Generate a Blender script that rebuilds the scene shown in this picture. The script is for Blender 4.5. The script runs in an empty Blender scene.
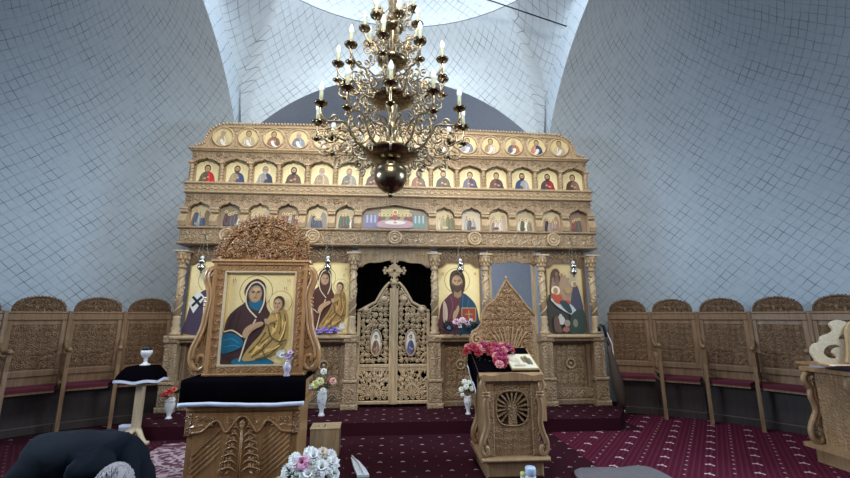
import bpy, math, random
from mathutils import Vector, Matrix
pi = math.pi; sin = math.sin; cos = math.cos
S = bpy.context.scene; COL = S.collection

# ------------------------------------------------------------ camera, world, lights, exposure
cam = bpy.data.cameras.new('camera'); co = bpy.data.objects.new('camera', cam); COL.objects.link(co)
cam.sensor_width = 36.0; cam.lens = 400 / 850 * 36.0
YAW, PITCH = .075, .191
_f = Vector((sin(YAW)*cos(PITCH), cos(YAW)*cos(PITCH), sin(PITCH)))
co.location = (.01, 0, 1.62); co.rotation_euler = _f.to_track_quat('-Z', 'Y').to_euler()
cam.clip_start = .05; S.camera = co
S.view_settings.view_transform = 'Standard'; S.view_settings.look = 'None'
S.view_settings.gamma = 1; S.view_settings.use_curve_mapping = False
S.view_settings.exposure = 0.24
w = bpy.data.worlds.new('daylight'); S.world = w; w.use_nodes = True
w.node_tree.nodes['Background'].inputs[0].default_value = (.70, .80, 1, 1)
w.node_tree.nodes['Background'].inputs[1].default_value = .27

def lamp(name, kind, loc, energy, color, size=1.0, rot=None, size_y=None):
    l = bpy.data.lights.new(name, kind); l.energy = energy; l.color = color
    if kind == 'AREA':
        l.shape = 'RECTANGLE'; l.size = size; l.size_y = size_y or size
    elif kind == 'POINT': l.shadow_soft_size = size
    o = bpy.data.objects.new(name, l); COL.objects.link(o); o.location = loc
    if rot: o.rotation_euler = rot
    return o
CX, CY, ZS = 0.0, 3.9, 2.7           # centre of the domed bay, springing height
lamp('dome_daylight', 'AREA', (0.0, CY, 8.8), 350, (.82, .91, 1.0), 2.6)
lamp('dome_glow', 'POINT', (0.0, CY, 8.2), 6, (.80, .90, 1.0), .9)
lamp('nave_fill', 'AREA', (0.0, -1.6, 6.4), 120, (1.0, .90, .74), 2.4, (math.radians(79), 0, 0), 1.2).data.spread = math.radians(75)  # added warm fill, aimed at the upper tiers of the icon screen
lamp('altar_daylight', 'POINT', (.9, 8.9, 3.2), 75, (.72, .85, 1.0), .4)

for _sx in (-1, 1):                   # added cool fills for the lower walls, at assumed unseen apse windows
    lamp('apse_fill', 'AREA', (_sx*6.3, 3.2, 3.4), 125, (.66, .83, 1.0), 1.1, (0, _sx*math.radians(78), 0), 2.0).data.spread = math.radians(110)
# ------------------------------------------------------------ materials
def mat(name, rough=.5, metal=0.0, col=(.5, .5, .5)):
    m = bpy.data.materials.new(name); m.use_nodes = True
    b = m.node_tree.nodes['Principled BSDF']
    b.inputs['Base Color'].default_value = (*col, 1); b.inputs['Roughness'].default_value = rough
    b.inputs['Metallic'].default_value = metal
    return m, m.node_tree, b
def N(t, k, **kw):
    n = t.nodes.new(k)
    for a, v in kw.items():
        if a.startswith('i_'): n.inputs[int(a[2:])].default_value = v
        else: setattr(n, a, v)
    return n
def math_(t, op, a, b=None, c=None):
    n = t.nodes.new('ShaderNodeMath'); n.operation = op
    for i, v in enumerate((a, b, c)):
        if v is None: continue
        if isinstance(v, (int, float)): n.inputs[i].default_value = v
        else: t.links.new(v, n.inputs[i])
    return n.outputs[0]
def mixc(t, fac, a, b):
    n = t.nodes.new('ShaderNodeMix'); n.data_type = 'RGBA'
    if isinstance(fac, (int, float)): n.inputs[0].default_value = fac
    else: t.links.new(fac, n.inputs[0])
    for i, v in ((6, a), (7, b)):
        if isinstance(v, tuple): n.inputs[i].default_value = (*v, 1)
        else: t.links.new(v, n.inputs[i])
    return n.outputs[2]

def wood(name, c1, c2, rough=.42, carve=0.0, cscale=26, grain=1.0, gloss=None):
    m, t, b = mat(name, rough)
    tc = N(t, 'ShaderNodeTexCoord'); mp = N(t, 'ShaderNodeMapping'); mp.inputs['Scale'].default_value = (9, 9, 1.1)
    t.links.new(tc.outputs['Object'], mp.inputs[0])
    n1 = N(t, 'ShaderNodeTexNoise'); n1.inputs['Scale'].default_value = 3.2; n1.inputs['Detail'].default_value = 5; n1.inputs['Distortion'].default_value = .8
    t.links.new(mp.outputs[0], n1.inputs['Vector'])
    r = N(t, 'ShaderNodeValToRGB'); r.color_ramp.elements[0].position = .32; r.color_ramp.elements[1].position = .72
    r.color_ramp.elements[0].color = (*c1, 1); r.color_ramp.elements[1].color = (*c2, 1)
    t.links.new(n1.outputs[0], r.inputs[0]); t.links.new(r.outputs[0], b.inputs['Base Color'])
    if gloss: b.inputs['Coat Weight'].default_value = gloss; b.inputs['Coat Roughness'].default_value = .25
    h = n1.outputs[0]
    bp = N(t, 'ShaderNodeBump'); bp.inputs['Strength'].default_value = .15; bp.inputs['Distance'].default_value = .003
    t.links.new(h, bp.inputs['Height'])
    if carve:
        v = N(t, 'ShaderNodeTexVoronoi'); v.feature = 'SMOOTH_F1'; v.inputs['Scale'].default_value = cscale
        nz = N(t, 'ShaderNodeTexNoise'); nz.inputs['Scale'].default_value = cscale*.35
        t.links.new(tc.outputs['Object'], nz.inputs['Vector'])
        vm = N(t, 'ShaderNodeVectorMath', operation='MULTIPLY_ADD'); vm.inputs[1].default_value = (.12, .12, .12)
        t.links.new(nz.outputs['Color'], vm.inputs[0]); t.links.new(tc.outputs['Object'], vm.inputs[2]); t.links.new(vm.outputs[0], v.inputs['Vector'])
        s = math_(t, 'SINE', math_(t, 'MULTIPLY', v.outputs['Distance'], 16.0))
        b2 = N(t, 'ShaderNodeBump'); b2.inputs['Strength'].default_value = carve; b2.inputs['Distance'].default_value = .012
        t.links.new(s, b2.inputs['Height']); t.links.new(bp.outputs[0], b2.inputs['Normal']); t.links.new(b2.outputs[0], b.inputs['Normal'])
    else: t.links.new(bp.outputs[0], b.inputs['Normal'])
    return m

M = {}
M['oak'] = wood('light_oak', (.35, .25, .14), (.55, .40, .245), .42)
M['oak_carved'] = wood('light_oak_carved', (.27, .185, .105), (.44, .31, .19), .45, .55, 26)
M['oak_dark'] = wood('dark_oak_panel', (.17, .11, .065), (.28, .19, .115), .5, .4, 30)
M['honey'] = wood('honey_wood', (.30, .155, .062), (.46, .25, .105), .33, gloss=.25)
M['honey_carved'] = wood('honey_wood_carved', (.28, .14, .055), (.43, .225, .095), .36, .8, 26, gloss=.2)
M['stall'] = wood('stall_wood', (.19, .112, .058), (.31, .185, .10), .4)
M['stall_carved'] = wood('stall_wood_carved', (.175, .10, .052), (.28, .165, .088), .45, .8, 34)
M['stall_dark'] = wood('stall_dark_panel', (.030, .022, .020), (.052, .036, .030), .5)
M['lec'] = wood('lectern_wood', (.28, .165, .082), (.42, .265, .14), .4)
M['lec_carved'] = wood('lectern_wood_carved', (.26, .155, .075), (.39, .245, .13), .42, .4, 26)
M['pale'] = wood('pale_wood', (.52, .40, .25), (.66, .53, .36), .5)
M['tan'] = wood('tan_wood', (.40, .26, .12), (.5, .34, .17), .5)
def flat(name, col, rough=.5, metal=0.0, **kw):
    m, t, b = mat(name, rough, metal, col)
    tc = N(t, 'ShaderNodeTexCoord'); n = N(t, 'ShaderNodeTexNoise'); n.inputs['Scale'].default_value = 14; n.inputs['Detail'].default_value = 4
    t.links.new(tc.outputs['Object'], n.inputs['Vector'])
    o = mixc(t, math_(t, 'MULTIPLY', n.outputs[0], 1.0), tuple(c*.86 for c in col), tuple(min(1, c*1.12) for c in col))
    t.links.new(o, b.inputs['Base Color'])
    for k, v in kw.items(): b.inputs[k.replace('_', ' ')].default_value = v
    return m
M['brass'] = flat('brass', (.40, .325, .215), .36, 1.0)
M['brass_dark'] = flat('dark_brass', (.22, .17, .105), .25, 1.0)
M['silver'] = flat('silver', (.62, .60, .56), .25, 1.0)
M['velvet'] = flat('black_velvet', (.003, .0025, .004), 1.0, 0, Specular_IOR_Level=0.0)
M['trim'] = flat('white_braid', (.62, .66, .80), .7)
M['white'] = flat('white_ceramic', (.72, .72, .74), .3)
M['candle'] = flat('candle_sleeve', (.42, .46, .33), .45)
M['bulb'] = flat('unlit_white_bulb', (.80, .84, .86), .25)
M['curtain'] = flat('black_curtain', (.003, .0025, .003), 1.0, 0, Specular_IOR_Level=0.0)
M['green'] = flat('leaf_green', (.025, .055, .02), .6)
M['coat'] = flat('dark_coat', (.008, .011, .017), .95, 0, Specular_IOR_Level=.1)
M['skin'] = flat('skin', (.52, .33, .25), .5)
M['hair'] = flat('grey_hair', (.34, .31, .33), .7)
M['cushion'] = flat('wine_cushion', (.10, .008, .022), .9)
M['grey'] = flat('grey_cloth', (.15, .135, .14), .95, 0, Specular_IOR_Level=.1)
M['black'] = flat('black_plastic', (.01, .01, .011), .4)
M['brown_cloth'] = flat('brown_umbrella_cloth', (.05, .028, .018), .6)
M['paper'] = flat('white_paper', (.75, .77, .82), .7)
M['chrome'] = flat('steel', (.5, .5, .5), .2, 1)
M['iron'] = flat('dark_iron', (.03, .03, .035), .5, .6)
M['cordm'] = flat('lamp_chain', (.35, .30, .22), .35, .8)
m, t, b = mat('painted', .42); a = N(t, 'ShaderNodeVertexColor', layer_name='Col'); 
tc = N(t, 'ShaderNodeTexCoord'); n = N(t, 'ShaderNodeTexNoise'); n.inputs['Scale'].default_value = 40; n.inputs['Detail'].default_value = 3
t.links.new(tc.outputs['Object'], n.inputs['Vector'])
hs = N(t, 'ShaderNodeHueSaturation'); t.links.new(a.outputs[0], hs.inputs['Color'])
t.links.new(math_(t, 'MULTIPLY_ADD', n.outputs[0], .3, .85), hs.inputs['Value']); t.links.new(hs.outputs[0], b.inputs['Base Color'])
M['painted'] = m

def wall_mat(name, base, line, sp=.115, amt=1.0):
    m, t, b = mat(name, .85)
    uv = N(t, 'ShaderNodeUVMap'); uv.uv_map = 'UV'
    nz = N(t, 'ShaderNodeTexNoise'); nz.inputs['Scale'].default_value = 2.2; nz.inputs['Detail'].default_value = 3
    t.links.new(uv.outputs[0], nz.inputs['Vector'])
    ad = N(t, 'ShaderNodeVectorMath', operation='MULTIPLY_ADD'); ad.inputs[1].default_value = (.07, .07, .0)
    t.links.new(nz.outputs['Color'], ad.inputs[0]); t.links.new(uv.outputs[0], ad.inputs[2])
    sx = N(t, 'ShaderNodeSeparateXYZ'); t.links.new(ad.outputs[0], sx.inputs[0])
    u, v = sx.outputs[0], sx.outputs[1]
    p = math_(t, 'MULTIPLY', math_(t, 'ADD', u, v), .7071/sp*1.0)
    q = math_(t, 'MULTIPLY', math_(t, 'SUBTRACT', u, v), .7071/(sp*1.25))
    def ln(x, wd):
        d = math_(t, 'ABSOLUTE', math_(t, 'SUBTRACT', math_(t, 'FRACT', x), .5))
        return math_(t, 'SMOOTH_MIN', math_(t, 'MAXIMUM', math_(t, 'MULTIPLY', math_(t, 'SUBTRACT', d, .5-wd), 1/wd), 0), 1, .1)
    n2 = N(t, 'ShaderNodeTexNoise'); n2.inputs['Scale'].default_value = 3.2; n2.inputs['Detail'].default_value = 6; t.links.new(uv.outputs[0], n2.inputs['Vector'])
    vis = math_(t, 'MULTIPLY_ADD', n2.outputs[0], 3.4, -1.1)
    L = math_(t, 'MULTIPLY', math_(t, 'MAXIMUM', ln(p, .07), ln(q, .06)), math_(t, 'MULTIPLY', vis, amt))
    L = math_(t, 'MINIMUM', math_(t, 'MAXIMUM', L, 0), 1)
    n3 = N(t, 'ShaderNodeTexNoise'); n3.inputs['Scale'].default_value = 9; n3.inputs['Detail'].default_value = 5; t.links.new(uv.outputs[0], n3.inputs['Vector'])
    bc = mixc(t, n3.outputs[0], tuple(c*.88 for c in base), tuple(min(1, c*1.1) for c in base))
    t.links.new(mixc(t, L, bc, line), b.inputs['Base Color'])
    bp = N(t, 'ShaderNodeBump'); bp.inputs['Strength'].default_value = .35; bp.inputs['Distance'].default_value = .01
    t.links.new(math_(t, 'SUBTRACT', math_(t, 'MULTIPLY', n3.outputs[0], .5), L), bp.inputs['Height']); t.links.new(bp.outputs[0], b.inputs['Normal'])
    return m
M['wall'] = wall_mat('painted_masonry', (.46, .53, .59), (.13, .15, .19))
M['wallplain'] = flat('plain_plaster', (.40, .42, .48), .9)

def carpet(name, base, dark, motif, ang, su, sv, msize, stripes):
    m, t, b = mat(name, .95); b.inputs['Specular IOR Level'].default_value = .15
    tc = N(t, 'ShaderNodeTexCoord'); mp = N(t, 'ShaderNodeMapping'); mp.inputs['Rotation'].default_value = (0, 0, ang)
    t.links.new(tc.outputs['Object'], mp.inputs[0]); sx = N(t, 'ShaderNodeSeparateXYZ'); t.links.new(mp.outputs[0], sx.inputs[0])
    X, Y = sx.outputs[0], sx.outputs[1]
    def cell(ou, ov, us, vs):
        U = math_(t, 'MULTIPLY', math_(t, 'SUBTRACT', math_(t, 'FRACT', math_(t, 'ADD', math_(t, 'DIVIDE', X, us), ou)), .5), us)
        V = math_(t, 'MULTIPLY', math_(t, 'SUBTRACT', math_(t, 'FRACT', math_(t, 'ADD', math_(t, 'DIVIDE', Y, vs), ov)), .5), vs)
        return U, V
    def blob(U, V, ru, rv, cu=0, cv=0):
        a = math_(t, 'POWER', math_(t, 'DIVIDE', math_(t, 'SUBTRACT', U, cu), ru), 2.0)
        c = math_(t, 'POWER', math_(t, 'DIVIDE', math_(t, 'SUBTRACT', V, cv), rv), 2.0)
        return math_(t, 'LESS_THAN', math_(t, 'ADD', a, c), 1.0)
    s = msize
    U, V = cell(0, 0, su, sv)
    mo = math_(t, 'MAXIMUM', blob(U, V, s, s*.35), blob(U, V, s*.3, s*.8, 0, s*.3))
    mo = math_(t, 'MAXIMUM', mo, blob(U, V, s*.3, s*.5, s*.9, -s*.4)); mo = math_(t, 'MAXIMUM', mo, blob(U, V, s*.3, s*.5, -s*.9, -s*.4))
    U2, V2 = cell(.5, .5, su, sv*.5 if stripes else sv)
    mo = math_(t, 'MAXIMUM', mo, math_(t, 'MULTIPLY', blob(U2, V2, s*.35, s*.45), .6))
    nz = N(t, 'ShaderNodeTexNoise'); nz.inputs['Scale'].default_value = 60; nz.inputs['Detail'].default_value = 3; t.links.new(tc.outputs['Object'], nz.inputs['Vector'])
    mo = math_(t, 'MULTIPLY', mo, math_(t, 'MULTIPLY_ADD', nz.outputs[0], 1.0, .3))
    bg = mixc(t, nz.outputs[0], dark, base)
    if stripes:
        wv = math_(t, 'SINE', math_(t, 'MULTIPLY', X, 2*pi/(su/8)))
        bg = mixc(t, math_(t, 'MULTIPLY', math_(t, 'MAXIMUM', wv, 0), .28), bg, tuple(min(1, c*2.6+.012) for c in base))
    t.links.new(mixc(t, mo, bg, motif), b.inputs['Base Color'])
    return m
M['carpet'] = carpet('wine_carpet', (.038, .0035, .010), (.020, .002, .006), (.50, .36, .36), 0, .26, .30, .021, False)
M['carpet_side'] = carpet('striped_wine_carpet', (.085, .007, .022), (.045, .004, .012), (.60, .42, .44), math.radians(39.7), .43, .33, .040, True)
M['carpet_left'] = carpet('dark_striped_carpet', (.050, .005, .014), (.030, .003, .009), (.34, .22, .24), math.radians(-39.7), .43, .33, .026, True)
m, t, b = mat('floral_rug', .95)
tc = N(t, 'ShaderNodeTexCoord'); n = N(t, 'ShaderNodeTexNoise'); n.inputs['Scale'].default_value = 5.5; n.inputs['Detail'].default_value = 4; n.inputs['Distortion'].default_value = 2.5
t.links.new(tc.outputs['Object'], n.inputs['Vector']); r = N(t, 'ShaderNodeValToRGB'); r.color_ramp.elements[0].position = .47; r.color_ramp.elements[1].position = .56
r.color_ramp.elements[0].color = (.09, .02, .035, 1); r.color_ramp.elements[1].color = (.42, .30, .33, 1)
t.links.new(n.outputs[0], r.inputs[0]); t.links.new(r.outputs[0], b.inputs['Base Color']); M['rug'] = m

# ------------------------------------------------------------ mesh builder
def circle(cx, cy, rx, ry=None, n=20, a0=0, a1=2*pi, close=True):
    ry = rx if ry is None else ry
    k = n if close else n-1
    return [(cx+rx*cos(a0+(a1-a0)*i/k), cy+ry*sin(a0+(a1-a0)*i/k)) for i in range(n)]
def crom(pts, n=4, closed=True):
    P = pts; L = len(P); out = []
    rng = range(L) if closed else range(L-1)
    for i in rng:
        if closed: p0, p1, p2, p3 = P[i-1], P[i], P[(i+1) % L], P[(i+2) % L]
        else: p0, p1, p2, p3 = P[max(i-1, 0)], P[i], P[i+1], P[min(i+2, L-1)]
        for k in range(n):
            s = k/n
            out.append(tuple(.5*((2*p1[j])+(-p0[j]+p2[j])*s+(2*p0[j]-5*p1[j]+4*p2[j]-p3[j])*s*s+(-p0[j]+3*p1[j]-3*p2[j]+p3[j])*s**3) for j in range(len(p1))))
    if not closed: out.append(tuple(P[-1]))
    return out
class MB:
    def __init__(s): s.v = []; s.f = []; s.c = []; s.sm = []; s.M = None
    def add(s, vs, fs, col=None, smooth=False):
        o = len(s.v)
        if s.M is not None: vs = [tuple(s.M @ Vector(p)) for p in vs]
        s.v += vs
        for f in fs: s.f.append([i+o for i in f]); s.c.append(col); s.sm.append(smooth)
        return s
    def box(s, x0, x1, y0, y1, z0, z1, col=None, ch=0.0):
        if x0 > x1: x0, x1 = x1, x0
        if ch:
            c = min(ch, (x1-x0)*.45, (z1-z0)*.45, abs(y1-y0)*.45)
            vs = [(x0, y1, z0), (x1, y1, z0), (x1, y1, z1), (x0, y1, z1), (x0, y0+c, z0), (x1, y0+c, z0), (x1, y0+c, z1), (x0, y0+c, z1),
                  (x0+c, y0, z0+c), (x1-c, y0, z0+c), (x1-c, y0, z1-c), (x0+c, y0, z1-c)]
            fs = [(3, 2, 1, 0), (0, 1, 5, 4), (1, 2, 6, 5), (2, 3, 7, 6), (3, 0, 4, 7), (4, 5, 9, 8), (5, 6, 10, 9), (6, 7, 11, 10), (7, 4, 8, 11), (8, 9, 10, 11)]
            return s.add(vs, fs, col)
        vs = [(x0, y0, z0), (x1, y0, z0), (x1, y1, z0), (x0, y1, z0), (x0, y0, z1), (x1, y0, z1), (x1, y1, z1), (x0, y1, z1)]
        return s.add(vs, [(3, 2, 1, 0), (4, 5, 6, 7), (0, 1, 5, 4), (1, 2, 6, 5), (2, 3, 7, 6), (3, 0, 4, 7)], col)
    def prism(s, poly, y0, y1, col=None, smooth=False):       # polygon in XZ extruded along Y
        n = len(poly)
        vs = [(p[0], y0, p[1]) for p in poly]+[(p[0], y1, p[1]) for p in poly]
        fs = [tuple(range(n)), tuple(range(2*n-1, n-1, -1))]+[(i, i+n, (i+1) % n+n, (i+1) % n) for i in range(n)]
        return s.add(vs, fs, col, smooth)
    def ring(s, outer, inner, y0, y1, col=None):               # frame between two outlines of equal count
        n = len(outer)
        vs = [(p[0], y, p[1]) for y in (y0, y1) for P in (outer, inner) for p in P]
        fs = []
        for i in range(n):
            j = (i+1) % n
            fs += [(i, j, n+j, n+i), (2*n+i, 3*n+i, 3*n+j, 2*n+j), (i, 2*n+i, 2*n+j, j), (n+i, n+j, 3*n+j, 3*n+i)]
        return s.add(vs, fs, col)
    def tube(s, pts, r, k=5, col=None, smooth=True, caps=True):
        n = len(pts); vs = []; fs = []
        P = [Vector(p) for p in pts]; up = None
        for i in range(n):
            d = (P[min(i+1, n-1)]-P[max(i-1, 0)])
            if d.length < 1e-9: d = Vector((0, 0, 1))
            d.normalize()
            if up is None:
                up = Vector((0, 1, 0)) if abs(d.y) < .9 else Vector((0, 0, 1))
            a = d.cross(up)
            if a.length < 1e-6: a = d.cross(Vector((1, 0, 0)))
            a.normalize(); b = a.cross(d); up = b
            rr = r[i] if isinstance(r, (list, tuple)) else r
            for j in range(k):
                t_ = 2*pi*j/k; q = P[i]+a*(rr*cos(t_))+b*(rr*sin(t_)); vs.append(tuple(q))
        for i in range(n-1):
            for j in range(k):
                fs.append((i*k+j, i*k+(j+1) % k, (i+1)*k+(j+1) % k, (i+1)*k+j))
        if caps: fs += [tuple(range(k-1, -1, -1)), tuple((n-1)*k+j for j in range(k))]
        return s.add(vs, fs, col, smooth)
    def lathe(s, prof, c=(0, 0, 0), k=16, col=None, smooth=True, sc=(1, 1)):
        vs = []; fs = []; n = len(prof)
        for r, z in prof:
            for j in range(k):
                a = 2*pi*j/k; vs.append((c[0]+r*cos(a)*sc[0], c[1]+r*sin(a)*sc[1], c[2]+z))
        for i in range(n-1):
            for j in range(k): fs.append((i*k+j, i*k+(j+1) % k, (i+1)*k+(j+1) % k, (i+1)*k+j))
        if prof[0][0] > 1e-5: fs.append(tuple(range(k-1, -1, -1)))
        if prof[-1][0] > 1e-5: fs.append(tuple((n-1)*k+j for j in range(k)))
        return s.add(vs, fs, col, smooth)
    def ball(s, c, r, k=8, m=5, col=None):
        r = (r, r, r) if isinstance(r, (int, float)) else r
        vs = [(c[0], c[1], c[2]-r[2])]; fs = []
        for i in range(1, m):
            p = -pi/2+pi*i/m
            for j in range(k):
                a = 2*pi*j/k; vs.append((c[0]+r[0]*cos(p)*cos(a), c[1]+r[1]*cos(p)*sin(a), c[2]+r[2]*sin(p)))
        vs.append((c[0], c[1], c[2]+r[2])); T = len(vs)-1
        for j in range(k):
            fs.append((0, 1+(j+1) % k, 1+j)); fs.append((T, T-k+j, T-k+(j+1) % k))
        for i in range(m-2):
            for j in range(k): fs.append((1+i*k+j, 1+i*k+(j+1) % k, 1+(i+1)*k+(j+1) % k, 1+(i+1)*k+j))
        return s.add(vs, fs, col, True)
    def leaf(s, x, z, y, ang, L, W, h=.012, col=None):          # raised pointed leaf lying in the XZ plane, facing -Y
        c, d = cos(ang), sin(ang)
        q = lambda a, b: (x+a*c-b*d, z+a*d+b*c)
        P = [q(0, 0), q(L*.45, W/2), q(L, 0), q(L*.45, -W/2)]; m_ = q(L*.45, 0)
        vs = [(p[0], y, p[1]) for p in P]+[(m_[0], y-h, m_[1])]
        return s.add(vs, [(4, 1, 0), (4, 2, 1), (4, 3, 2), (4, 0, 3), (0, 1, 2, 3)], col)
    def spiral(s, x, z, y, R, r, a0=0, turns=1.25, sg=1, k=4, n=12, col=None):
        pts = []
        for i in range(n):
            u = i/(n-1); a = a0+sg*2*pi*turns*u; q = R*(1-.82*u)
            pts.append((x+q*cos(a), y, z+q*sin(a)))
        s.tube(pts, [r*(1-.35*i/(n-1)) for i in range(n)], k, col)
        s.ball(pts[-1], r*1.25, 5, 4, col)
        return s
    def build(s, name, material, parent=None, loc=None, mods=None):
        me = bpy.data.meshes.new(name); me.from_pydata(s.v, [], s.f); me.validate(clean_customdata=False)
        ms = material if isinstance(material, list) else [material]
        for m_ in ms: me.materials.append(m_)
        if len(me.polygons) == len(s.f):
            me.polygons.foreach_set('use_smooth', s.sm)
            if any(c is not None for c in s.c):
                ca = me.color_attributes.new('Col', 'FLOAT_COLOR', 'CORNER'); buf = []
                for p, c in zip(me.polygons, s.c):
                    buf += list((*(c or (.5, .5, .5)), 1))*p.loop_total
                ca.data.foreach_set('color', buf)
        me.update()
        o = bpy.data.objects.new(name, me); COL.objects.link(o)
        if parent: o.parent = parent
        if loc: o.location = loc
        return o
def scrolls(mb, x0, x1, z0, z1, y, cell, r, seed=1, leaves=2, inside=None, col=None):
    rnd = random.Random(seed); nx = max(1, round((x1-x0)/cell)); nz = max(1, round((z1-z0)/cell))
    cw, ch = (x1-x0)/nx, (z1-z0)/nz
    for i in range(nx):
        for j in range(nz):
            cx_, cz_ = x0+(i+.5)*cw, z0+(j+.5)*ch
            if inside and not inside(cx_, cz_): continue
            sg = 1 if i < nx/2 else -1
            R = min(cw, ch)*.46; a0 = rnd.choice((0, pi/2, pi, 1.5*pi))+rnd.uniform(-.4, .4)
            mb.spiral(cx_, cz_, y, R, r, a0, 1.2, sg*(1 if j % 2 else -1), 4, 9, col)
            for _ in range(leaves):
                a = rnd.uniform(0, 2*pi); mb.leaf(cx_+R*.9*cos(a), cz_+R*.9*sin(a), y, a+rnd.uniform(-.8, .8)+pi*.5, cell*.42, cell*.2, r*1.3, col)
def vine(mb, x0, x1, z0, z1, y, r, step, col=None):
    n = max(1, round((x1-x0)/step)); st = (x1-x0)/n; zc = (z0+z1)/2; A = (z1-z0)*.30
    mb.tube([(x0+(x1-x0)*i/(n*6), y, zc+A*sin(pi*i/6)) for i in range(n*6+1)], r, 4, col)
    for i in range(n):
        xc = x0+(i+.5)*st; sg = 1 if i % 2 else -1
        mb.spiral(xc, zc-sg*(-A*.25), y, (z1-z0)*.27, r*.9, sg*pi/2, 1.1, sg, 4, 9, col)
        mb.leaf(xc+st*.3, zc+sg*A*.8, y, sg*.9, st*.42, st*.2, r*1.4, col); mb.leaf(xc-st*.3, zc+sg*A*.8, y, pi-sg*.9, st*.42, st*.2, r*1.4, col)
def beads(mb, pts, r, col=None):
    for p in pts: mb.ball(p, r, 6, 4, col)

def tag(o, label=None, cat=None, group=None, kind=None):
    if label: o['label'] = label
    if cat: o['category'] = cat
    if group: o['group'] = group
    if kind: o['kind'] = kind
    return o
def empty(name, loc=(0, 0, 0), rz=0.0, rx=0.0, parent=None):
    o = bpy.data.objects.new(name, None); COL.objects.link(o); o.location = loc; o.rotation_euler = (rx, 0, rz); o.empty_display_size = .2
    if parent: o.parent = parent
    return o
def copy_tree(o, parent=None):
    c = o.copy(); COL.objects.link(c)
    if parent: c.parent = parent
    for ch in o.children: copy_tree(ch, c)
    return c

# ------------------------------------------------------------ room shell
def surf(name, fn, nu, nv, material, kind='structure'):       # fn(u,v)->(point,(uu,vv))
    vs = []; uvs = []; fs = []
    for i in range(nu+1):
        for j in range(nv+1):
            p, q = fn(i/nu, j/nv); vs.append(p); uvs.append(q)
    for i in range(nu):
        for j in range(nv):
            a = i*(nv+1)+j; fs.append((a, a+nv+1, a+nv+2, a+1))
    me = bpy.data.meshes.new(name); me.from_pydata(vs, [], fs); me.materials.append(material)
    ul = me.uv_layers.new(name='UV')
    for l in me.loops: ul.data[l.index].uv = uvs[l.vertex_index]
    for p in me.polygons: p.use_smooth = True
    o = bpy.data.objects.new(name, me); COL.objects.link(o); o['kind'] = kind
    return o
HX, RA, RO, RE, DE, ZR, RR = 3.1, 3.9, 4.45, 3.75, 3.6, 7.38, 3.27
AY, AZ = 4.2, 3.0                      # centre and springing height of the side apses
fl = MB().box(-7.5, 7.5, -4.5, 12, -.3, 0).build('floor', M['carpet']); fl['kind'] = 'structure'
def apse(sg):
    tot = AZ+RA*pi/2
    def fn(u, v):
        a = -pi/2+pi*u                      # 0 at the deepest point
        L = v*tot
        if L < AZ: r, z = RA, L
        else:
            ph = (L-AZ)/RA; r, z = RA*cos(ph), AZ+RA*sin(ph)
        return (sg*(HX+r*cos(a)), AY+r*sin(a), z), (RA*a, L)
    return fn
for sg, nm in ((-1, 'wall_left'), (1, 'wall_right')): surf(nm, apse(sg), 64, 60, M['wall'])
for sg, nm in ((-1, 'trim_1'), (1, 'trim_2')):               # stepped face of the apse arch
    def fn(u, v, sg=sg):
        ph = pi*u; r = RA+(RO-RA)*v
        return (sg*(HX-.015*0), AY+r*cos(ph), AZ+r*sin(ph)), (r*ph, v*(RO-RA))
    surf(nm, fn, 64, 2, M['wall'])
    def fp(u, v, sg=sg):                                     # pier below the arch face
        z = v*AZ; return (sg*HX, AY+RA+(RO-RA)*u, z), (u*.5, z)
    surf('wall_pier', fp, 2, 4, M['wall'])
def pend(u, v):                                              # pendentive zone from the four arches up to the dome ring
    a = pi*(-.02+1.04*u); dx, dy = cos(a), sin(a)
    tx = HX/abs(dx) if abs(dx) > 1e-6 else 1e9; ty = DE/abs(dy) if abs(dy) > 1e-6 else 1e9
    if tx < ty: bx, by = HX*(1 if dx > 0 else -1), dy*tx; bz = AZ+math.sqrt(max(RO*RO-(by+CY-AY)**2, 0))
    else: bx, by = dx*ty, DE*(1 if dy > 0 else -1); bz = ZS+math.sqrt(max(RE*RE-bx*bx, 0))
    if abs(tx-ty) < .6:                                      # soften the corner
        pass
    q = (RR*dx, RR*dy, ZR)
    s = v; k = .18*sin(pi*s)
    p = [bx+(q[0]-bx)*s, by+(q[1]-by)*s, bz+(q[2]-bz)*s]
    rr = math.hypot(p[0], p[1]); p[0] *= 1+k/rr; p[1] *= 1+k/rr
    return (p[0], CY+p[1], p[2]), (4.2*a, p[2])
o = surf('ceiling', pend, 160, 14, M['wall'])
def dome(u, v):
    a = 2*pi*u; ph = pi/2*v*.97; r = RR*cos(ph)
    return (r*cos(a), CY+r*sin(a), ZR+.02+RR*sin(ph)), (RR*a, RR*ph)
surf('ceiling_dome', dome, 64, 20, M['wall'])
def drumring(u, v):
    a = 2*pi*u; return ((RR+.02-.06*v)*cos(a), CY+(RR+.02-.06*v)*sin(a), ZR-.03+.06*v), (a*RR, v*.06)
def sanctuary(u, v):
    tot = ZS*2+RE*pi; L = u*tot
    if L < ZS: x, z = -RE, L
    elif L < ZS+RE*pi: ph = pi-(L-ZS)/RE; x, z = RE*cos(ph), ZS+RE*sin(ph)
    else: x, z = RE, tot-L
    return (x, 7.5+3.2*v, z), (L, 3.2*v)
surf('wall_sanctuary', sanctuary, 60, 8, M['wallplain'])
bw = MB().prism([(-RE-.1, 0)]+[(RE*1.02*cos(pi-pi*i/30), ZS+RE*1.02*sin(pi*i/30)) for i in range(31)]+[(RE+.1, 0)], 10.6, 10.75).build('wall_back', M['wallplain']); bw['kind'] = 'structure'
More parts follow.
